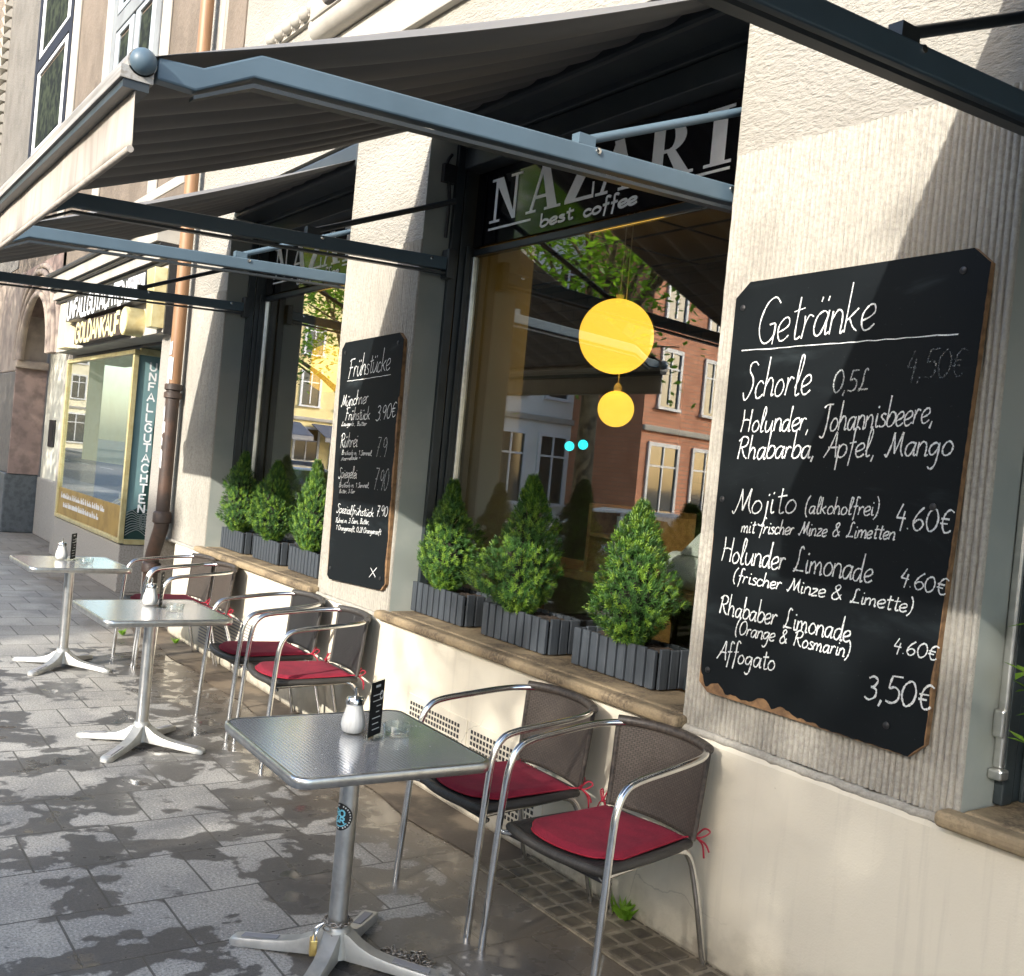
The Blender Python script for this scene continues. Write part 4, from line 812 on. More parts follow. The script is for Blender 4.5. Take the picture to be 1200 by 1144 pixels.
# ================================================================== CONIFERS IN SLATTED PLANTERS
def conifer_mesh(seed, h, r):
    rs = random.Random(seed); a = MB(); b = MB()
    PR = [(0, .34), (.08, .62), (.2, .93), (.3, 1.0), (.45, .88), (.6, .66), (.72, .43), (.82, .29), (.92, .19), (1.0, .06)]
    def prof(t):
        for (a, x), (b, y) in zip(PR, PR[1:]):
            if t <= b: return r * (x + (y - x) * (t - a) / (b - a))
        return r * .06
    lobes = [(rs.uniform(0, 6.28), rs.uniform(.1, .85), rs.uniform(.6, 1.3)) for _ in range(16)]
    for k in range(2700):
        t = rs.random() ** 1.35 * .99; an = rs.uniform(0, 6.283)
        bump = 1 + .24 * sum(s * math.exp(-((math.cos(an - la) - 1) ** 2) * 9 - ((t - lt) * 9) ** 2) for la, lt, s in lobes) - .22 * (math.sin(an * 4 + t * 34 + seed) > .35) - .10 * (math.sin(an * 9 - t * 50) > .5)
        inner = rs.random() < .34
        rad = prof(t) * bump * (rs.uniform(.35, .8) if inner else rs.uniform(.86, 1.06)); z = .03 + t * h
        p = Vector((rad * math.cos(an), rad * math.sin(an), z))
        d = Vector((math.cos(an), math.sin(an), .45 + 1.3 * t ** 2 + rs.uniform(-.3, .3))).normalized()
        tgt = b if (not inner and rs.random() < .42) else a
        x = d.orthogonal().normalized(); y = d.cross(x); L = rs.uniform(.014, .026)
        for q in range(13):
            ph = q * 2.4 + rs.uniform(-.3, .3); f = q / 13; c = p + d * L * (f - .35); sp = 1.02 - .62 * f
            nd = (d * (1 - sp * .75) + (x * math.cos(ph) + y * math.sin(ph)) * sp).normalized(); l = rs.uniform(.012, .022); wv = nd.cross(d).normalized() * .0017 if nd.cross(d).length > 1e-4 else x * .0017
            tgt.add([c - wv, c + wv, c + nd * l + wv * .5, c + nd * l - wv * .5], [(0, 1, 2, 3)])
    tr = MB().tube([(0, 0, -.08), (0, .004, .1), (.004, 0, h * .9)], [.016, .012, .003], 8)
    for k in range(26):
        t = rs.uniform(.06, .8); an = rs.uniform(0, 6.28); rr = prof(t) * .85; tr.tube([(0, 0, .02 + t * h), (rr * math.cos(an), rr * math.sin(an), .05 + t * h + rr * .3)], [.004, .0015], 5)
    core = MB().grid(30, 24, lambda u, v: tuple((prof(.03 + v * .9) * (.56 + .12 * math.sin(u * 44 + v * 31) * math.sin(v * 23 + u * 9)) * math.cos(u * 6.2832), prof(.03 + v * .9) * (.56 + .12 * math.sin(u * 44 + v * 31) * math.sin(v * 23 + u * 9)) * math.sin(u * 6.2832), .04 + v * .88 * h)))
    return a, b, tr, core
CON = []
for i, (h, r) in enumerate(((.58, .172), (.60, .190), (.56, .205))):
    a, b, tr, core = conifer_mesh(20 + i, h, r); e = empty('dwarf_spruce')
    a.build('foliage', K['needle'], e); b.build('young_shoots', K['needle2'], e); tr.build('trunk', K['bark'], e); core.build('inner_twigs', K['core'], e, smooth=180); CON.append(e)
def planter_mesh():
    e = empty('planter_box'); W, D, Hh = .268, .093, .165; mb = MB(); n = 9
    rs0 = random.Random(5)
    def slat(x0, y0, x1, y1, dz=0): mb.box(x0, y0, .004, x1, y1, Hh + dz)
    bx = 2 * W / n
    for k in range(n):
        for s in (-1, 1): slat(-W + k * bx + .0065, s * D - .009, -W + (k + 1) * bx - .0065, s * D + .008, rs0.uniform(-.004, .003))
    m = 3; by = (2 * D - .02) / m
    for k in range(m):
        for s in (-1, 1): slat(s * W - .007, -D + .01 + k * by + .005, s * W + .008, -D + .01 + (k + 1) * by - .005, rs0.uniform(-.004, .003))
    mb.build('slats', K['planter'], e, bevel=.0025)
    MB().box(-W + .016, -D + .016, .006, W - .016, D - .016, .11).build('inner_box', K['black'], e)
    rs = random.Random(2)
    MB().grid(26, 14, lambda u, v: (-W + .012 + (2 * W - .024) * u, -D + .012 + (2 * D - .024) * v, .138 + rs.uniform(0, .016))).build('soil', K['soil'], e)
    return e
pl0 = planter_mesh(); first = {}
PX = [(-4.672, .02, 'left one in the middle window, by the breakfast board pier'), (-3.95, .015, 'between the two others in the middle window'), (-3.242, .03, 'right one in the middle window, nearest the drinks board'),
      (-7.765, .0, 'left of the three in the far window, nearest the drainpipe'), (-7.085, .01, 'between the two others in the far window'), (-6.41, .01, 'right of the three in the far window, by the breakfast board')]
TX = ['slimmer dwarf spruce at the left end of the middle window', 'tall pointed dwarf spruce in the centre of the middle window', 'broad dwarf spruce at the right end of the middle window', 'dwarf spruce nearest the drainpipe in the far window',
      'dwarf spruce in the centre of the far window', 'dwarf spruce beside the breakfast board in the far window']
for i, (x, dy, lab) in enumerate(PX):
    p = pl0 if i == 0 else clone(pl0); p.location = (x, .212 + dy, .822); tag(p, 'anthracite slatted planter box ' + lab, 'planter', 'slatted planters on the window sills')
    if i > 2: p.scale = (.9, 1, 1)
    c = CON[i] if i < 3 else clone(CON[(i + 1) % 3]); c.location = (x + (.0, .0, .06, .03, .0, .0)[i], .155 + dy, .955); c.rotation_euler = (0, 0, i * 1.3)
    s = (.96, 1.03, 1.0, .98, .98, 1.0)[i]; c.scale = (s * (1.04, .90, .98, .84, .84, .86)[i], s * (.84, .78, .84, .74, .74, .74)[i], s * 1.04)
    tag(c, TX[i], 'conifer', 'dwarf spruces in the planters')
# plant at the near right window
t = empty('leafy_plant', (-1.33, .10, .822)); tag(t, 'green and reddish leafed plant at the near right window', 'plant')
rs = random.Random(31); mb = MB(); m2 = MB()
for k in range(40):
    an = rs.uniform(0, 6.3); z = rs.uniform(.18, .60); r = rs.uniform(.03, .15); p = Vector((-1.33 + r * math.cos(an), .10 + r * .6 * math.sin(an), .822 + z)); m2.tube([(-1.33, .10, .822), (-1.33 + .3 * r * math.cos(an), .10, .822 + z * .6), p], .003, 5)
    for q in range(5):
        d = Vector((math.cos(an + q * 1.25), math.sin(an + q * 1.25), rs.uniform(-.3, .7))).normalized(); s = d.cross(Vector((0, 0, 1))).normalized(); l = rs.uniform(.05, .08)
        mb.add([p, p + d * l * .45 + s * .012, p + d * l + Vector((0, 0, -.008)), p + d * l * .45 - s * .012], [(0, 1, 2, 3)])
mb.build('leaves', K['leaf'], t); m2.build('stems', K['redstone'], t)
# weeds
def weed(x, y, h, n, label):
    mb = MB(); rs = random.Random(int(x * 100))
    for k in range(n):
        an = rs.uniform(0, 6.28); l = h * rs.uniform(.5, 1.1); b = Vector((x + rs.uniform(-.02, .02), y + rs.uniform(-.012, .012), .004)); d = Vector((math.cos(an) * .6, math.sin(an) * .4 - .15, 1)).normalized(); s = d.cross(Vector((0, 1, .2))).normalized() * h * .11
        mb.add([b, b + d * l * .5 + s, b + d * l + Vector((math.cos(an), math.sin(an), -.4)) * l * .25, b + d * l * .5 - s], [(0, 1, 2, 3)])
    tag(mb.build('weed', K['leaf']), label, 'weed')
weed(-2.80, -.065, .085, 70, 'green weed tuft at the foot of the wall behind the nearest chair')
weed(-8.62, -.42, .07, 40, 'low weed growing in a paving joint near the drainpipe')
weed(-8.24, -.10, .06, 30, 'small weed at the wall foot near the drainpipe')

# ================================================================== BISTRO TABLES
def rrect(hx, hy, r, n=8):
    out = []
    for cx, cy, a0 in ((hx - r, hy - r, 0), (-hx + r, hy - r, 90), (-hx + r, -hy + r, 180), (hx - r, -hy + r, 270)):
        for k in range(n + 1): a = R(a0 + 90 * k / n); out.append((cx + r * math.cos(a), cy + r * math.sin(a)))
    return out
def topmat():
    m, t, b, N, L = nt('swirled_steel_top')
    v = N('ShaderNodeTexCoord').outputs['Object']
    b.inputs['Metallic'].default_value = .72
    wv = N('ShaderNodeTexWave'); wv.wave_type = 'BANDS'; wv.bands_direction = 'Y'; wv.inputs['Scale'].default_value = 26; wv.inputs['Distortion'].default_value = 1.2; wv.inputs['Detail'].default_value = 2; wv.inputs['Detail Scale'].default_value = 5; L(v, wv.inputs[0])
    sc_ = math2(N, L, 'MULTIPLY', ramp(N, L, noise(N, L, v, 40, 4, .7), .5, .8), .12)
    L(math2(N, L, 'ADD', math2(N, L, 'MULTIPLY_ADD', wv.outputs[1], .08, .12), sc_), b.inputs['Roughness'])
    c = mixc(N, L, wv.outputs[1], (.80, .81, .82), (.62, .63, .64)); L(c, b.inputs['Base Color'])
    bp = N('ShaderNodeBump'); bp.inputs['Strength'].default_value = .05; bp.inputs['Distance'].default_value = .002; L(wv.outputs[1], bp.inputs['Height']); L(bp.outputs[0], b.inputs['Normal'])
    return m
K['top'] = topmat()
def table():
    e = empty('bistro_table'); hx, hy = .342, .332
    o = rrect(hx, hy, .05); i_ = rrect(hx - .012, hy - .012, .04)
    mb = MB(); mb.prism(i_, lambda a, b, w: (a, b, w), .712, .7302); mb.build('tabletop', K['top'], e)
    mb = MB(); n = len(o); prof = [(-.012, .7312), (-.004, .7318), (-.0005, .728), (0, .716), (-.002, .701), (-.006, .698), (-.012, .698)]
    vs = []
    for d, z in prof:
        for (x, y) in o: l = 1 + d / .35; vs.append((x * l, y * l, z))
    mb.add(vs, [(a * n + k, a * n + (k + 1) % n, (a + 1) * n + (k + 1) % n, (a + 1) * n + k) for a in range(len(prof) - 1) for k in range(n)]); mb.build('rim', K['alu'], e, smooth=50)
    MB().prism(rrect(hx - .014, hy - .014, .04), lambda a, b, w: (a, b, w), .70, .711).box(-.14, -.14, .685, .14, .14, .70).build('underside', K['black'], e)
    MB().tube([(0, 0, .10), (0, 0, .69)], .0315, 28).build('pole', K['alu'], e, smooth=50)
    MB().lathe([(.058, .03), (.052, .075), (.043, .115), (.038, .128), (.03, .13)], (0, 0, 0), 28).build('base_hub', K['cast'], e, smooth=60)
    for k in range(4):
        a = R(45 + 90 * k); d = Vector((math.cos(a), math.sin(a), 0)); s = Vector((-d.y, d.x, 0)); mb = MB(); rows = []
        for r, zt, zb, w in ((.02, .118, .03, .030), (.05, .104, .025, .030), (.085, .078, .022, .029), (.13, .057, .018, .028), (.19, .044, .012, .028), (.27, .034, .006, .029), (.325, .029, .001, .031), (.355, .024, .001, .026), (.365, .016, .002, .016)):
            rows.append([d * r + s * w * .86 + Vector((0, 0, zt)), d * r - s * w * .86 + Vector((0, 0, zt)), d * r - s * w + Vector((0, 0, zt * .8)), d * r - s * w + Vector((0, 0, zb)), d * r + s * w + Vector((0, 0, zb)), d * r + s * w + Vector((0, 0, zt * .8))])
        vs = [p for rr in rows for p in rr]; fs = [(i * 6 + q, i * 6 + (q + 1) % 6, (i + 1) * 6 + (q + 1) % 6, (i + 1) * 6 + q) for i in range(len(rows) - 1) for q in range(6)] + [tuple(range(6)), tuple(range((len(rows) - 1) * 6, len(rows) * 6))[::-1]]
        lg = mb.add(vs, fs).build('base_leg', K['cast'], e, smooth=48)
        # recessed ribbed foot pad on top of the leg
        p = MB(); q = [(d * r + s * w + Vector((0, 0, z + .0015))) for r, w, z in ((.20, .014, .0425), (.20, -.014, .0425), (.325, -.015, .0288), (.325, .015, .0288))]
        p.add(q, [(0, 1, 2, 3)]); p.build('foot_tread', K['slate'], lg, solid=.002)
    return e
T0 = table(); TP = [(-2.955, -1.185, -2, 'nearest square steel bistro table with a round sticker on its pole'), (-5.527, -1.111, 1.5, 'middle square steel bistro table of the row of three'), (-7.528, -1.106, 2, 'farthest square steel bistro table, near the gold shop')]
for i, (x, y, rz, lab) in enumerate(TP):
    t = T0 if i == 0 else clone(T0); t.location = (x, y, 0); t.rotation_euler = (0, 0, R(rz)); tag(t, lab, 'table', 'steel bistro tables on the pavement')
# sticker on the nearest pole (curved round the tube)
cx, cy, cz, rr = -2.955, -1.185, .485, .0322; a0 = R(-74)
def wrap(u, v, o): a = a0 + u / rr; return (cx + (rr + o) * math.cos(a), cy + (rr + o) * math.sin(a), cz + v)
def disc(mb, r0, r1, o, n=40):
    for ring in range(4):
        ra, rb = r0 + (r1 - r0) * ring / 4, r0 + (r1 - r0) * (ring + 1) / 4
        vs = [wrap(r * math.cos(6.2832 * k / n), r * math.sin(6.2832 * k / n), o) for r in (ra, rb) for k in range(n)]
        mb.add(vs, [(k, (k + 1) % n, n + (k + 1) % n, n + k) for k in range(n)])
    return mb
T0.rotation_euler = (0, 0, R(-2))
st = disc(MB(), 0.0001, .044, .0003).build('sticker', K['black'], T0)
mb = MB()
for k in range(26):
    a = 6.2832 * k / 26 + .05
    if k % 7 != 6: lettering_pts = [((.0365 + .004 * q) * math.cos(a), (.0365 + .004 * q) * math.sin(a)) for q in (-.6, .6)]; mb.ribbon(lettering_pts, .0042, wrap, .0007)
mb.build('sticker_ring', K['winwhite'], st)
mb = MB(); lettering(mb, 'RO', -.022, .002, .022, .002, .021, .0055, wrap, CAP, 0, False, 0, .0007); lettering(mb, '&R', -.022, -.019, .020, -.019, .019, .005, wrap, CAP, 0, False, 0, .0012)
mb.ribbon([(.03 * math.cos(R(a)), .03 * math.sin(R(a))) for a in range(215, 326, 10)], .004, wrap, .0008)
mb.build('sticker_letters', mat('cyan_print', (.18, .55, .72), .5), st)
for o in (st,) : o.matrix_parent_inverse = Matrix.Rotation(R(2), 4, 'Z')

# things on the tables
def shaker(x, y, lab):
    e = empty('sugar_dispenser', (x, y, .7325)); tag(e, lab, 'sugar dispenser', 'glass sugar dispensers'); c = (x, y, .7325)
    MB().lathe([(.026, .002), (.036, .008), (.0405, .028), (.038, .05), (.031, .072), (.0275, .088), (.0275, .098)], c, 40, 0, .025, 16).build('sugar_jar', K['sugar'], e, smooth=60)
    MB().lathe([(.029, .096), (.031, .098), (.031, .113), (.027, .119), (.008, .123), (0, .123)], c, 28).build('lid', K['tube'], e, smooth=40)
    MB().tube([(x, y, .7325 + .12), (x, y, .7325 + .152)], [.0065, .005], 12).build('spout', K['tube'], e, smooth=50)
def menu(x, y, lab, rot=-63):
    e = empty('menu_holder', (x, y, .7325)); tag(e, lab, 'menu holder', 'acrylic menu holders'); d = Vector((math.cos(R(rot)), math.sin(R(rot)), 0)); n = Vector((d.y, -d.x, 0))
    if n.x < 0: n = -n
    def bx(mb, u0, u1, w0, w1, z0, z1):
        P = [Vector((x, y, .7325)) + d * u + n * w_ + Vector((0, 0, z)) for z in (z0, z1) for u, w_ in ((u0, w0), (u1, w0), (u1, w1), (u0, w1))]; mb.hexa(P); return mb
    bx(bx(MB(), -.047, .047, -.0035, -.0015, 0, .19), -.047, .047, -.03, .03, .0005, .003).build('acrylic_stand', K['acryl'], e)
    bx(MB(), -.044, .044, -.001, .001, .008, .187).build('menu_card', K['board'], e)
    mb = MB(); rs = random.Random(2)
    pl = lambda u, v, o: tuple(Vector((x, y, .7325)) + d * u + n * (.0012 + o) + Vector((0, 0, v)))
    mb.ribbon([(-.016, .172), (.016, .172)], .008, pl, 0)
    for k in range(7): z = .143 - k * .019; mb.ribbon([(-.03 + .01 * (k % 2), z), (rs.uniform(.0, .03), z)], .0032, pl, 0)
    disc2 = [(-.028 + .011 * math.cos(a), .138 + .013 * math.sin(a)) for a in [i * .5 for i in range(13)]]
    mb.ribbon(disc2, .006, pl, .0003)
    mb.build('menu_print', K['winwhite'], e)
def ashtray(x, y, lab):
    e = MB().lathe([(.035, .001), (.043, .003), (.047, .03), (.049, .038), (.045, .039), (.041, .012), (.030, .008), (0, .007)], (0, 0, 0), 32)
    for i, p in enumerate(e.v):
        if p[2] > .034: a = math.atan2(p[1], p[0]); e.v[i] = (p[0], p[1], p[2] - (.010 if abs(math.sin(1.5 * a)) < .18 else 0))
    e.v = [(p[0] + x, p[1] + y, p[2] + .7322) for p in e.v]
    tag(e.build('ashtray', K['clear'], smooth=40), lab, 'ashtray', 'glass ashtrays')
for (sx, sy), (mx, my), (ax, ay), w in (((-3.03, -1.155), (-2.955, -1.115), (-2.965, -1.025), 'the nearest table'), ((-5.66, -1.085), (-5.60, -1.045), (-5.46, -1.01), 'the middle table'), ((-7.66, -1.14), (-7.64, -1.07), (-7.45, -1.02), 'the farthest table')):
    shaker(sx, sy, 'white sugar dispenser with metal spout on ' + w); menu(mx, my, 'small dark menu card in a clear stand on ' + w, {'n': -56, 'm': -25, 'f': -33}[w[4]]); ashtray(ax, ay, 'round clear glass ashtray on ' + w)
# chain and padlock
def link(mb, c, ax, nrm, a=.016, b=.010, r=.0032):
    ax = ax.normalized(); n2 = ax.cross(nrm).normalized(); mb.tube([c + ax * (a * math.cos(t)) + n2 * (b * math.sin(t)) for t in [6.2832 * k / 12 for k in range(12)]], r, 6, closed=True)
ch = empty('chain', (-2.87, -1.02, 0)); tag(ch, 'heap of loose steel chain on the paving behind the nearest table foot', 'chain')
mb = MB(); rs = random.Random(9)
for k in range(78):
    an, q = rs.uniform(0, 6.28), rs.random() ** .6; p = Vector((-2.84 + .11 * q * math.cos(an), -.985 + .085 * q * math.sin(an), .008 + .03 * (1 - q) * rs.random()))
    link(mb, p, Vector((rs.uniform(-1, 1), rs.uniform(-1, 1), rs.uniform(-.3, .3))), Vector((rs.uniform(-1, 1), rs.uniform(-1, 1), 1)))
mb.build('chain_heap', K['chain'], ch, smooth=180)
mb = MB(); 
for k in range(16):
    a = 6.2832 * k / 16; link(mb, Vector((-2.955 + .042 * math.cos(a), -1.185 + .042 * math.sin(a), .137)), Vector((-math.sin(a), math.cos(a), .1)), Vector((0, 0, 1)) if k % 2 else Vector((math.cos(a), math.sin(a), 0)), .0125, .0065, .0026)
for k in range(12):
    f = k / 11; link(mb, Vector((-2.93 + .10 * f, -1.235 + .20 * f + .03 * math.sin(f * 3), .128 - .118 * f ** .6)), Vector((.12, .19, -.1 * (1 - f))), Vector((0, 0, 1)) if k % 2 else Vector((1, -.6, 0)), .0125, .007, .0026)
mb.build('chain_loop', K['chain'], ch, smooth=180)
pk = empty('padlock', (-2.945, -1.262, .07)); tag(pk, 'yellow brass padlock hanging on the chain at the nearest table', 'padlock')
px_, py_ = -2.925, -1.255
MB().hexa([(px_ - .028, py_ - .026, .052), (px_ + .004, py_ - .038, .052), (px_ + .012, py_ - .016, .052), (px_ - .02, py_ - .004, .052), (px_ - .028, py_ - .026, .104), (px_ + .004, py_ - .038, .104), (px_ + .012, py_ - .016, .104), (px_ - .02, py_ - .004, .104)]).build('lock_body', K['brass'], pk, bevel=.004)
MB().tube(bez([(px_ - .022, py_ - .015, .10), (px_ - .022, py_ - .012, .128), (px_ - .008, py_ + .012, .146), (px_ + .005, py_ - .02, .128), (px_ + .004, py_ - .025, .10)], 6), .004, 8).build('shackle', K['tube'], pk, smooth=60)

# ================================================================== ARMCHAIRS
def armchair(backm, bindm):
    e = empty('wicker_armchair')
    half = [(-.262, -.30, 0), (-.259, -.284, .30), (-.256, -.268, .54), (-.254, -.255, .635), (-.253, -.225, .69), (-.253, -.17, .715), (-.252, -.02, .732), (-.246, .11, .745), (-.226, .19, .752), (-.175, .25, .758), (-.095, .278, .762), (0, .286, .763)]
    full = half + [(-x, y, z) for x, y, z in half[-2::-1]]
    MB().tube(bez(full, 7), .0128, 14).build('frame_tube', K['tube'], e, smooth=60)
    for s in (-1, 1):
        MB().tube(bez([(s * .185, .13, .425), (s * .198, .19, .40), (s * .208, .235, .28), (s * .222, .30, 0)], 6), .0118, 12).build('rear_leg', K['tube'], e, smooth=60)
        MB().tube([(s * .256, -.262, .405), (s * .215, -.255, .41), (s * .19, .14, .424)], .0095, 10).build('seat_rail', K['tube'], e, smooth=50)
        MB().tube([(s * .2565, -.268, .006 + .0), (s * .262, -.30, -.0)], .001, 4)
    MB().tube([(-.25, -.25, .405), (.25, -.25, .405)], .009, 10).build('cross_bar', K['black'], e, smooth=50)
    def so(u, v):
        yb, yf = .205, -.262 - .035 * math.cos((u - .5) * math.pi); y = yf + (yb - yf) * v; wd = .228 - .035 * v - .012 * (1 - math.cos((v - .5) * 3)); x = (u - .5) * 2 * wd
        return (x, y, .438 - .012 * math.sin(math.pi * u) * math.sin(math.pi * v))
    MB().grid(18, 16, so).build('seat', K['wseat'], e, smooth=180, solid=.014)
    ed = [so(u / 14, 0) for u in range(15)] + [so(1, v / 10) for v in range(1, 11)] + [so(1 - u / 14, 1) for u in range(1, 15)] + [so(0, 1 - v / 10) for v in range(1, 10)]
    MB().tube([(x, y, z - .004) for x, y, z in ed], .0165, 12, closed=True).build('seat_edge', K['wedge'], e, smooth=60)
    def bk(u, v):
        q = (u - .5) * 2; x = .212 * q * (1 - .05 * (1 - v)); yt = .288 - .058 * abs(q) ** 2.2; yb = .232 - .030 * q * q
        return (x, yb + (yt - yb) * v ** .8, .452 + .312 * v + .004 * (1 - q * q))
    MB().grid(26, 20, bk).build('backrest', backm, e, smooth=180, solid=.011)
    top = [bk(k / 20, 1) for k in range(21)]
    MB().tube([(x, y - .001, z) for x, y, z in top], .0185, 14).build('top_binding', bindm, e, smooth=60)
    for u in (0, 1): MB().tube([bk(u, k / 10) for k in range(11)], .010, 10).build('side_binding', bindm, e, smooth=60)
    return e
def cushion():
    mb = MB(); n, m = 30, 22
    def outline(u, v):
        q = (u - .5) * 2; yf = -.215 - .055 * math.cos(q * 1.5); yb = .188; wd = .202 - .024 * v - .05 * max(0, .12 - v) / .12 * abs(q) ** 3
        return q * wd, yf + (yb - yf) * v
    def th(u, v): a = min(u, 1 - u) * 2; b = min(v, 1 - v) * 2; return min(1, a * 9) ** .5 * min(1, b * 9) ** .5
    def top(u, v): x, y = outline(u, v); return (x, y, .452 + .016 * th(u, v) + .003 * math.sin(u * 7) * math.sin(v * 5) - .006 * math.sin(math.pi * u) * math.sin(math.pi * v))
    def bot(u, v): x, y = outline(1 - u, v); return (x, y, .452 - .006 * th(u, v))
    mb.grid(n, m, top).grid(n, m, bot)
    b = [outline(k / n, 0) for k in range(n)] + [outline(1, k / m) for k in range(m)] + [outline(1 - k / n, 1) for k in range(n)] + [outline(0, 1 - k / m) for k in range(m)]
    o = mb.build('seat_cushion', K['red'], None, smooth=180)
    MB().tube([(x, y, .452) for x, y in b], .0035, 6, closed=True).build('piping', K['tie'], o, smooth=180)
    for s in (-1, 1):
        c = Vector((s * .21, .205, .462)); t = MB()
        t.tube(bez([(s * .175, .18, .453), (s * .195, .20, .458), c], 5), .0035, 6); t.sphere(c, .008, 8, 6)
        for dx, dz_ in ((.035, .03), (-.012, .036)): t.tube(bez([c, c + Vector((s * dx * .6, .02, dz_)), c + Vector((s * dx * 1.1, .03, dz_ * .7)), c + Vector((s * dx * .5, .012, .0)), c], 5), .003, 6)
        t.tube(bez([c, c + Vector((s * .012, .03, -.03)), c + Vector((s * .02, .035, -.075))], 5), .0032, 6); t.tube(bez([c, c + Vector((s * .03, .02, -.02)), c + Vector((s * .045, .025, -.045))], 5), .0032, 6)
        t.build('cushion_tie', K['tie'], o, smooth=180)
    return o
A0 = armchair(K['wback'], K['wbind']); A1 = armchair(K['wblack'], K['wedge']); C0 = cushion()
CH = [(-2.597, -.365, 5.5, 0, 'nearest armchair with brown wicker back, in front of the drinks board wall'), (-3.19, -.385, 0, 0, 'brown backed armchair behind the nearest table, before the vent grille'),
      (-5.18, -.335, -5, 1, 'black wicker armchair with bright red cushion, right one of the middle pair'), (-5.765, -.345, 0, 1, 'black wicker armchair, left one of the middle pair, before the louvred vent'),
      (-7.185, -.36, -3, 0, 'brown wicker armchair behind the middle table, right one of the far pair'), (-7.655, -.36, 2, 0, 'farthest wicker armchair, next to the iron drainpipe')]
fb = fbk = True
for i, (x, y, rz, k, lab) in enumerate(CH):
    if k == 0: c = A0 if fb else clone(A0); fb = False
    else: c = A1 if fbk else clone(A1); fbk = False
    c.location = (x, y, 0); c.rotation_euler = (0, 0, R(rz)); tag(c, lab, 'armchair', 'wicker and tube armchairs along the wall')
    q = C0 if i == 0 else clone(C0); a = R(rz + (3, -2, 4, -3, 2, -2)[i]); q.location = (x - .005 * i % .01, y - (0, .0, .012, .0, .005, 0)[i], 0); q.rotation_euler = (0, 0, a)
    tag(q, 'red felt seat cushion tied onto the ' + ('nearest armchair', 'armchair behind the nearest table', 'right armchair of the middle pair', 'left armchair of the middle pair', 'right armchair of the far pair', 'farthest armchair')[i], 'cushion', 'red seat cushions')

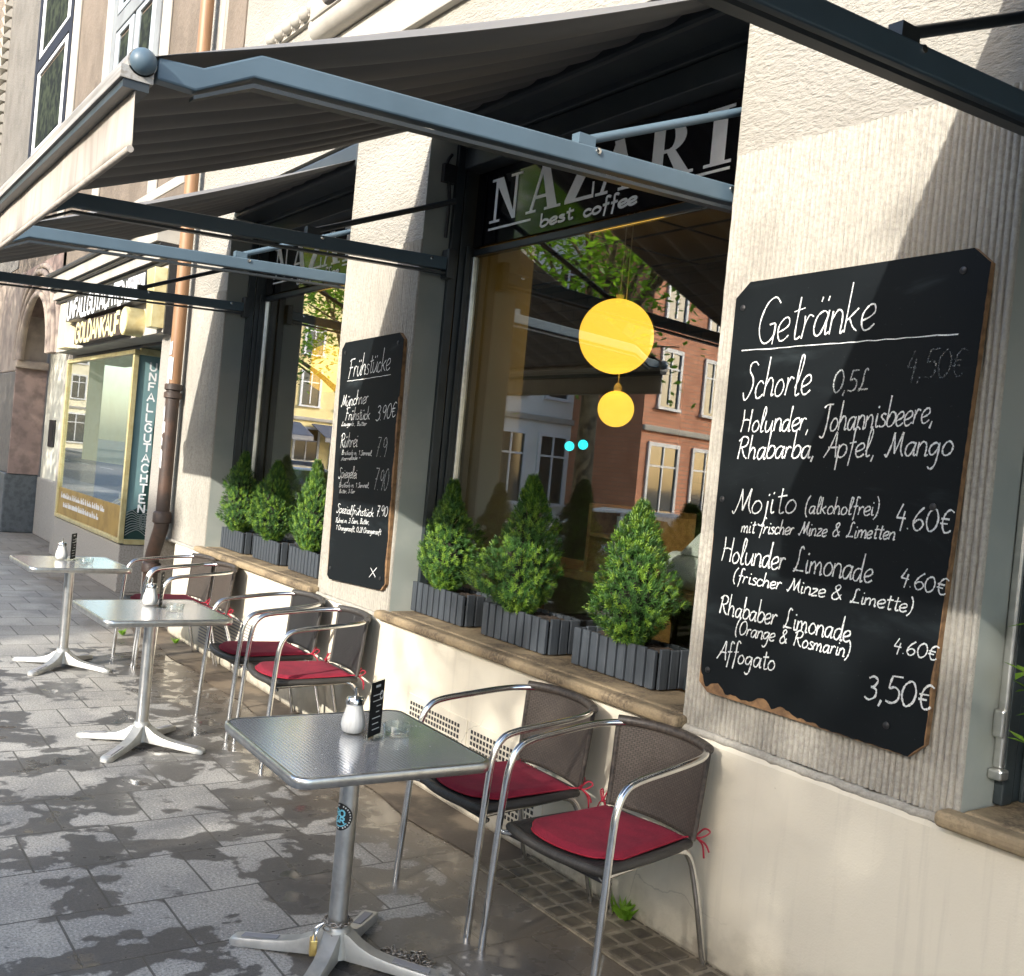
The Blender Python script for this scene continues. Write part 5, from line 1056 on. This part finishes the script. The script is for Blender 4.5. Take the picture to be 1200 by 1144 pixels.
# ================================================================== THE STREET SIDE (seen in the panes, and shading the pavement)
def car(x, y, label, m, kind='car', L=4.3, W=1.76, Hh=1.46, fl=False):
    e = empty('parked_car' if kind == 'car' else 'shading_van', (x, y, -.14)); tag(e, label, kind, 'vehicles parked along the kerb'); z0 = -.14
    s = -1 if fl else 1
    P = lambda a, b, w_: (x + s * a, y + w_, z0 + b)
    if kind == 'car':
        body = [(-L / 2, .38), (-L / 2 + .04, .75), (-L / 2 + .12, .92), (-.95, 1.0), (1.05, .97), (L / 2 - .25, .82), (L / 2 - .02, .62), (L / 2, .34), (L / 2 - .1, .2), (-L / 2 + .1, .2)]
        cab = [(-L / 2 + .14, .93), (-L / 2 + .5, Hh - .06), (-L / 2 + .95, Hh), (.1, Hh - .02), (.45, Hh - .09), (1.25, .96)]
    else:
        body = [(-L / 2, .3), (-L / 2, Hh - .1), (-L / 2 + .15, Hh), (L / 2 - 1.5, Hh), (L / 2 - 1.25, Hh - .08), (L / 2 - .75, 1.25), (L / 2 - .1, 1.05), (L / 2, .6), (L / 2 - .05, .25), (-L / 2 + .1, .22)]; cab = None
    MB().prism(body, P, -W / 2, W / 2).build('body', m, e, smooth=40, bevel=.07, seg=3)
    if cab:
        n = len(cab); A = [P(a, b, -(W / 2 - .03 - .16 * (b - .93) / .5)) for a, b in cab]; B = [P(a, b, (W / 2 - .03 - .16 * (b - .93) / .5)) for a, b in cab]
        MB().add(A + B, [tuple(range(n))[::-1], tuple(range(n, 2 * n))] + [(i, (i + 1) % n, n + (i + 1) % n, n + i) for i in range(n)]).build('cabin', m, e, smooth=40, bevel=.05, seg=3)
        for sd in (-1, 1):
            for wq in ([(-1.5, 1.02), (-1.18, Hh - .1), (-.42, Hh - .07), (-.42, 1.02)], [(-.34, 1.02), (-.34, Hh - .07), (.3, Hh - .1), (.98, 1.02)]):
                MB().add([P(a, b, sd * (W / 2 - .014 - .16 * (b - .93) / .5)) for a, b in wq], [(0, 1, 2, 3)]).build('side_window', K['darkglass'], e, solid=.008)
        MB().add([P(.53, Hh - .10, -.62), P(1.18, 1.0, -.72), P(1.18, 1.0, .72), P(.53, Hh - .10, .62)], [(0, 1, 2, 3)]).build('windscreen', K['darkglass'], e, solid=.03)
        MB().add([P(-L / 2 + .47, Hh - .12, -.58), P(-L / 2 + .18, 1.0, -.66), P(-L / 2 + .18, 1.0, .66), P(-L / 2 + .47, Hh - .12, .58)], [(0, 1, 2, 3)]).build('rear_window', K['darkglass'], e, solid=.03)
    else:
        for sd in (-1, 1): MB().add([P(a, b, sd * (W / 2 + .003)) for a, b in [(L / 2 - 2.0, 1.25), (L / 2 - 2.0, Hh - .25), (L / 2 - 1.3, Hh - .25), (L / 2 - .85, 1.25)]], [(0, 1, 2, 3)]).build('side_window', K['darkglass'], e, solid=.01)
        MB().add([P(L / 2 - 1.21, Hh - .18, -.7), P(L / 2 - .78, 1.3, -.8), P(L / 2 - .78, 1.3, .8), P(L / 2 - 1.21, Hh - .18, .7)], [(0, 1, 2, 3)]).build('windscreen', K['darkglass'], e, solid=.05)
    for a in (-L / 2 + .78, L / 2 - .82):
        for sd in (-1, 1):
            wy = sd * (W / 2 - .10); tw = MB().tube([P(a, .32, wy - .10), P(a, .32, wy + .115 * sd + (.1 if sd < 0 else 0))], .32, 28).build('wheel', K['tyre'], e, smooth=40, bevel=.02)
            MB().tube([P(a, .32, sd * (W / 2 - .0)), P(a, .32, sd * (W / 2 + .022))], .20, 20).build('rim', K['alu'], tw, smooth=40)
    for sd in (-1, 1):
        MB().sphere(P(L / 2 - .14, .66, sd * (W / 2 - .28)), .13, 14, 8, 0, (.8, 1.3, .6)).build('headlight', K['winwhite'], e, smooth=180)
        MB().sphere(P(-L / 2 + .06, .80, sd * (W / 2 - .2)), .11, 12, 8, 0, (.4, 1, 1)).build('tail_light', K['tie'], e, smooth=180)
    MB().box(*P(-L / 2 - .012, .48, -.26), *P(-L / 2 + .02, .59, .26)).build('number_plate', K['winwhite'], e)
    return e
car(-9.9, -5.75, 'light blue hatchback parked at the kerb, reflected in the middle window', K['carblue'], fl=True)
car(-15.9, -5.75, 'black car parked behind the light blue hatchback', K['carblack'])
car(-21.3, -5.75, 'silver car parked behind the black car', K['carsilver'])
car(-27.0, -5.75, 'grey car parked last in the kerbside row, farthest from the van', K['carred'], fl=True)
car(-.1, -5.85, 'unseen white delivery van added at the kerb to shade the pavement', K['vanwhite'], 'van', 5.3, 1.95, 2.05)  # added out of view so its shadow covers the near pavement
car(-5.3, -5.8, 'dark grey car added between the van and the light blue hatchback to shade the pavement', K['carred'])  # added to fill the gap and shade the front of the pavement
car(-38.0, -12.6, 'black car on the far side of the street', K['carblack'], fl=True)

def tree(x, y, h, cr, trunk_h, n, label, seed, lm='leaf', lean=0):
    e = empty('street_tree', (x, y, -.1)); tag(e, label, 'tree', 'street trees'); rs = random.Random(seed); tr = MB(); z0 = -.14
    tr.tube(bez([(x, y, z0), (x + lean * .3, y, z0 + trunk_h * .5), (x + lean, y, z0 + trunk_h)], 5), [.22, .2, .19, .18, .175, .17, .165, .16, .155, .15, .15][:11], 10)
    lf = MB(); cz = trunk_h + cr * .85
    for k in range(9):
        an = k * 2.399 + rs.uniform(-.3, .3); el = rs.uniform(.35, 1.2); l = cr * rs.uniform(.7, 1.05); b = Vector((x + lean, y, z0 + trunk_h - rs.uniform(0, .7)))
        d = Vector((math.cos(an) * math.cos(el), math.sin(an) * math.cos(el), math.sin(el))); tip = b + d * l * 1.25
        tr.tube(bez([b, b + d * l * .5 + Vector((0, 0, .15)), tip], 4), [.10, .09, .08, .07, .055, .045, .035, .03, .02][:9], 7)
        for q in range(3): bb = b + d * l * rs.uniform(.4, .9); dd = (d + Vector((rs.uniform(-1, 1), rs.uniform(-1, 1), rs.uniform(-.2, .8)))).normalized(); tr.tube([bb, bb + dd * l * .5], [.035, .01], 5)
    cl = [(Vector((x + lean, y, z0 + cz)) + Vector((rs.gauss(0, .42), rs.gauss(0, .42), rs.gauss(0, .36))) * cr, cr * rs.uniform(.26, .46)) for _ in range(46)]
    for k in range(n):
        c, r = cl[rs.randrange(len(cl))]; p = c + Vector((rs.gauss(0, .5), rs.gauss(0, .5), rs.gauss(0, .42))) * r
        a = Vector((rs.uniform(-1, 1), rs.uniform(-1, 1), rs.uniform(-.5, .5))).normalized(); b = a.cross(Vector((rs.uniform(-1, 1), rs.uniform(-1, 1), 1))).normalized(); s = rs.uniform(.06, .115)
        lf.add([p, p + a * s + b * s * .45, p + a * s * 2, p + a * s - b * s * .45], [(0, 1, 2, 3)])
    tr.build('trunk', K['bark'], e, smooth=60); lf.build('crown', K[lm], e)
tree(-14.4, -8.3, 9, 2.9, 4.2, 9000, 'leafy street tree with forked trunk, reflected in the middle window', 3)
tree(-25.0, -8.6, 9, 2.8, 3.9, 8000, 'street tree reflected in the far window', 5)
tree(3.3, -16, 9, 2.7, 4.35, 13000, 'unseen street tree added opposite the nearest table to filter the sun', 11, 'leaf2')  # unseen tree added, crown thickened to keep sun off the lower wall
tree(7.6, -16, 9, 2.7, 4.35, 12500, 'unseen street tree added opposite the drinks board to filter the sun', 12, 'leaf2')  # likewise added out of view, its crown thins the sunlight
tree(12.0, -16, 9, 2.7, 4.35, 8000, 'unseen street tree added opposite the near right window to filter the sun', 13, 'leaf2')  # last of the added crowns that screen the low sun
tree(-31.5, -14.2, 10, 3.2, 4.3, 7000, 'street tree in front of the white house opposite', 6, 'leaf2')

def house(x0, x1, y, h, floors, cols, wm, rm, label, roofh=3.2, gz=3.6, turn=None, dp=11):
    e = empty('town_house', ((x0 + x1) / 2, y, 0)); tag(e, label, 'building', 'houses across the street')
    MB().box(x0, y - dp, -.14, x1, y, h).build('wall', wm, e)
    MB().box(x0 - .2, y - dp - .2, h, x1 + .2, y + .35, h + .3).box(x0, y, gz - .1, x1, y + .12, gz + .12).build('cornice', K['cream'], e, bevel=.05)
    MB().hexa([(x0 - .2, y + .3, h + .3), (x1 + .2, y + .3, h + .3), (x1 + .2, y - dp - .2, h + .3), (x0 - .2, y - dp - .2, h + .3), (x0 + .3, y - dp * .33, h + .3 + roofh), (x1 - .3, y - dp * .33, h + .3 + roofh), (x1 - .3, y - dp * .64, h + .3 + roofh), (x0 + .3, y - dp * .64, h + .3 + roofh)]).build('roof', rm, e)
    cw = (x1 - x0) / cols
    for f in range(floors):
        for c in range(cols):
            cx_ = x0 + (c + .5) * cw; wz = .7 if f == 0 else gz + .95 + (f - 1) * 3.1; hh = 2.3 if f == 0 else 1.85; ww = min(1.9, cw * .6) if f == 0 else min(1.15, cw * .45)
            mb = MB(); a, b = cx_ - ww / 2, cx_ + ww / 2
            mb.box(a - .14, y, wz - .12, a, y + .07, wz + hh + .14).box(b, y, wz - .12, b + .14, y + .07, wz + hh + .14).box(a, y, wz + hh, b, y + .07, wz + hh + .14).box(a - .2, y, wz - .22, b + .2, y + .14, wz - .12)
            mb.box(cx_ - .04, y + .012, wz, cx_ + .04, y + .05, wz + hh).box(a, y + .012, wz + hh * .68, b, y + .048, wz + hh * .68 + .07)
            wf = mb.build('window', K['winwhite'], e); MB().box(a, y + .001, wz - .1, b, y + .01, wz + hh).build('pane', K['darkglass'], wf)
    if turn: e.location = (turn[0], turn[1], 0); e.rotation_euler = (0, 0, R(turn[2]))
    return e
house(-6, 6, 0, 11.4, 3, 4, K['brick'], K['rooftile'], 'terracotta brick house with white windows across the street', 2.4, turn=(-28.2, -26.6, -104))
house(-3.1, 3.1, 0, 11.8, 3, 3, K['facwhite'], K['rooftile'], 'white house across the street, beside the brick one', 2.0, turn=(-29.4, -17.1, -97), dp=4.5)
house(-9, 9, 0, 12.6, 3, 7, K['facyellow'], K['rooftile'], 'yellow house with blue shop awnings down the street', turn=(-58, -22, -96))
house(-16, 16, 0, 13, 3, 12, K['facpale'], K['rooftile'], 'pale yellow house closing the far end of the street', turn=(-96, -16, -100))
house(-16, -1.3, -22, 11.0, 3, 6, K['facgrey'], K['rooftile'], 'grey house opposite the cafe, left of the side street', 1.6)
house(2.7, 22, -22, 8.3, 2, 8, K['facwhite'], K['rooftile'], 'white house opposite the cafe, right of the side street', .9)
# awnings of the yellow house (reflected in the far window)
for k in range(2):
    t = empty('shop_awning', (0, 0, 3)); tag(t, ['dark blue shop awning on the yellow house, nearer the street', 'dark blue shop awning on the yellow house, farther from the street'][k], 'awning', 'blue awnings on the yellow house')
    MB().hexa([(-2.4, 1.9, 2.55), (2.4, 1.9, 2.55), (2.4, .14, 3.3), (-2.4, .14, 3.3), (-2.4, 1.9, 2.6), (2.4, 1.9, 2.6), (2.4, .14, 3.36), (-2.4, .14, 3.36)]).build('cloth', mat('dark_blue_cloth' + str(k), (.05, .07, .12), .8), t)
    MB().box(-2.4, 1.86, 2.3, 2.4, 1.9, 2.56).build('valance', K['slate'], t)
    p = Matrix.Rotation(R(-96), 4, 'Z') @ Vector((-3 + k * 5.6, 0, 0)); t.location = (-58 + p.x, -22 + p.y, 3); t.rotation_euler = (0, 0, R(-96))
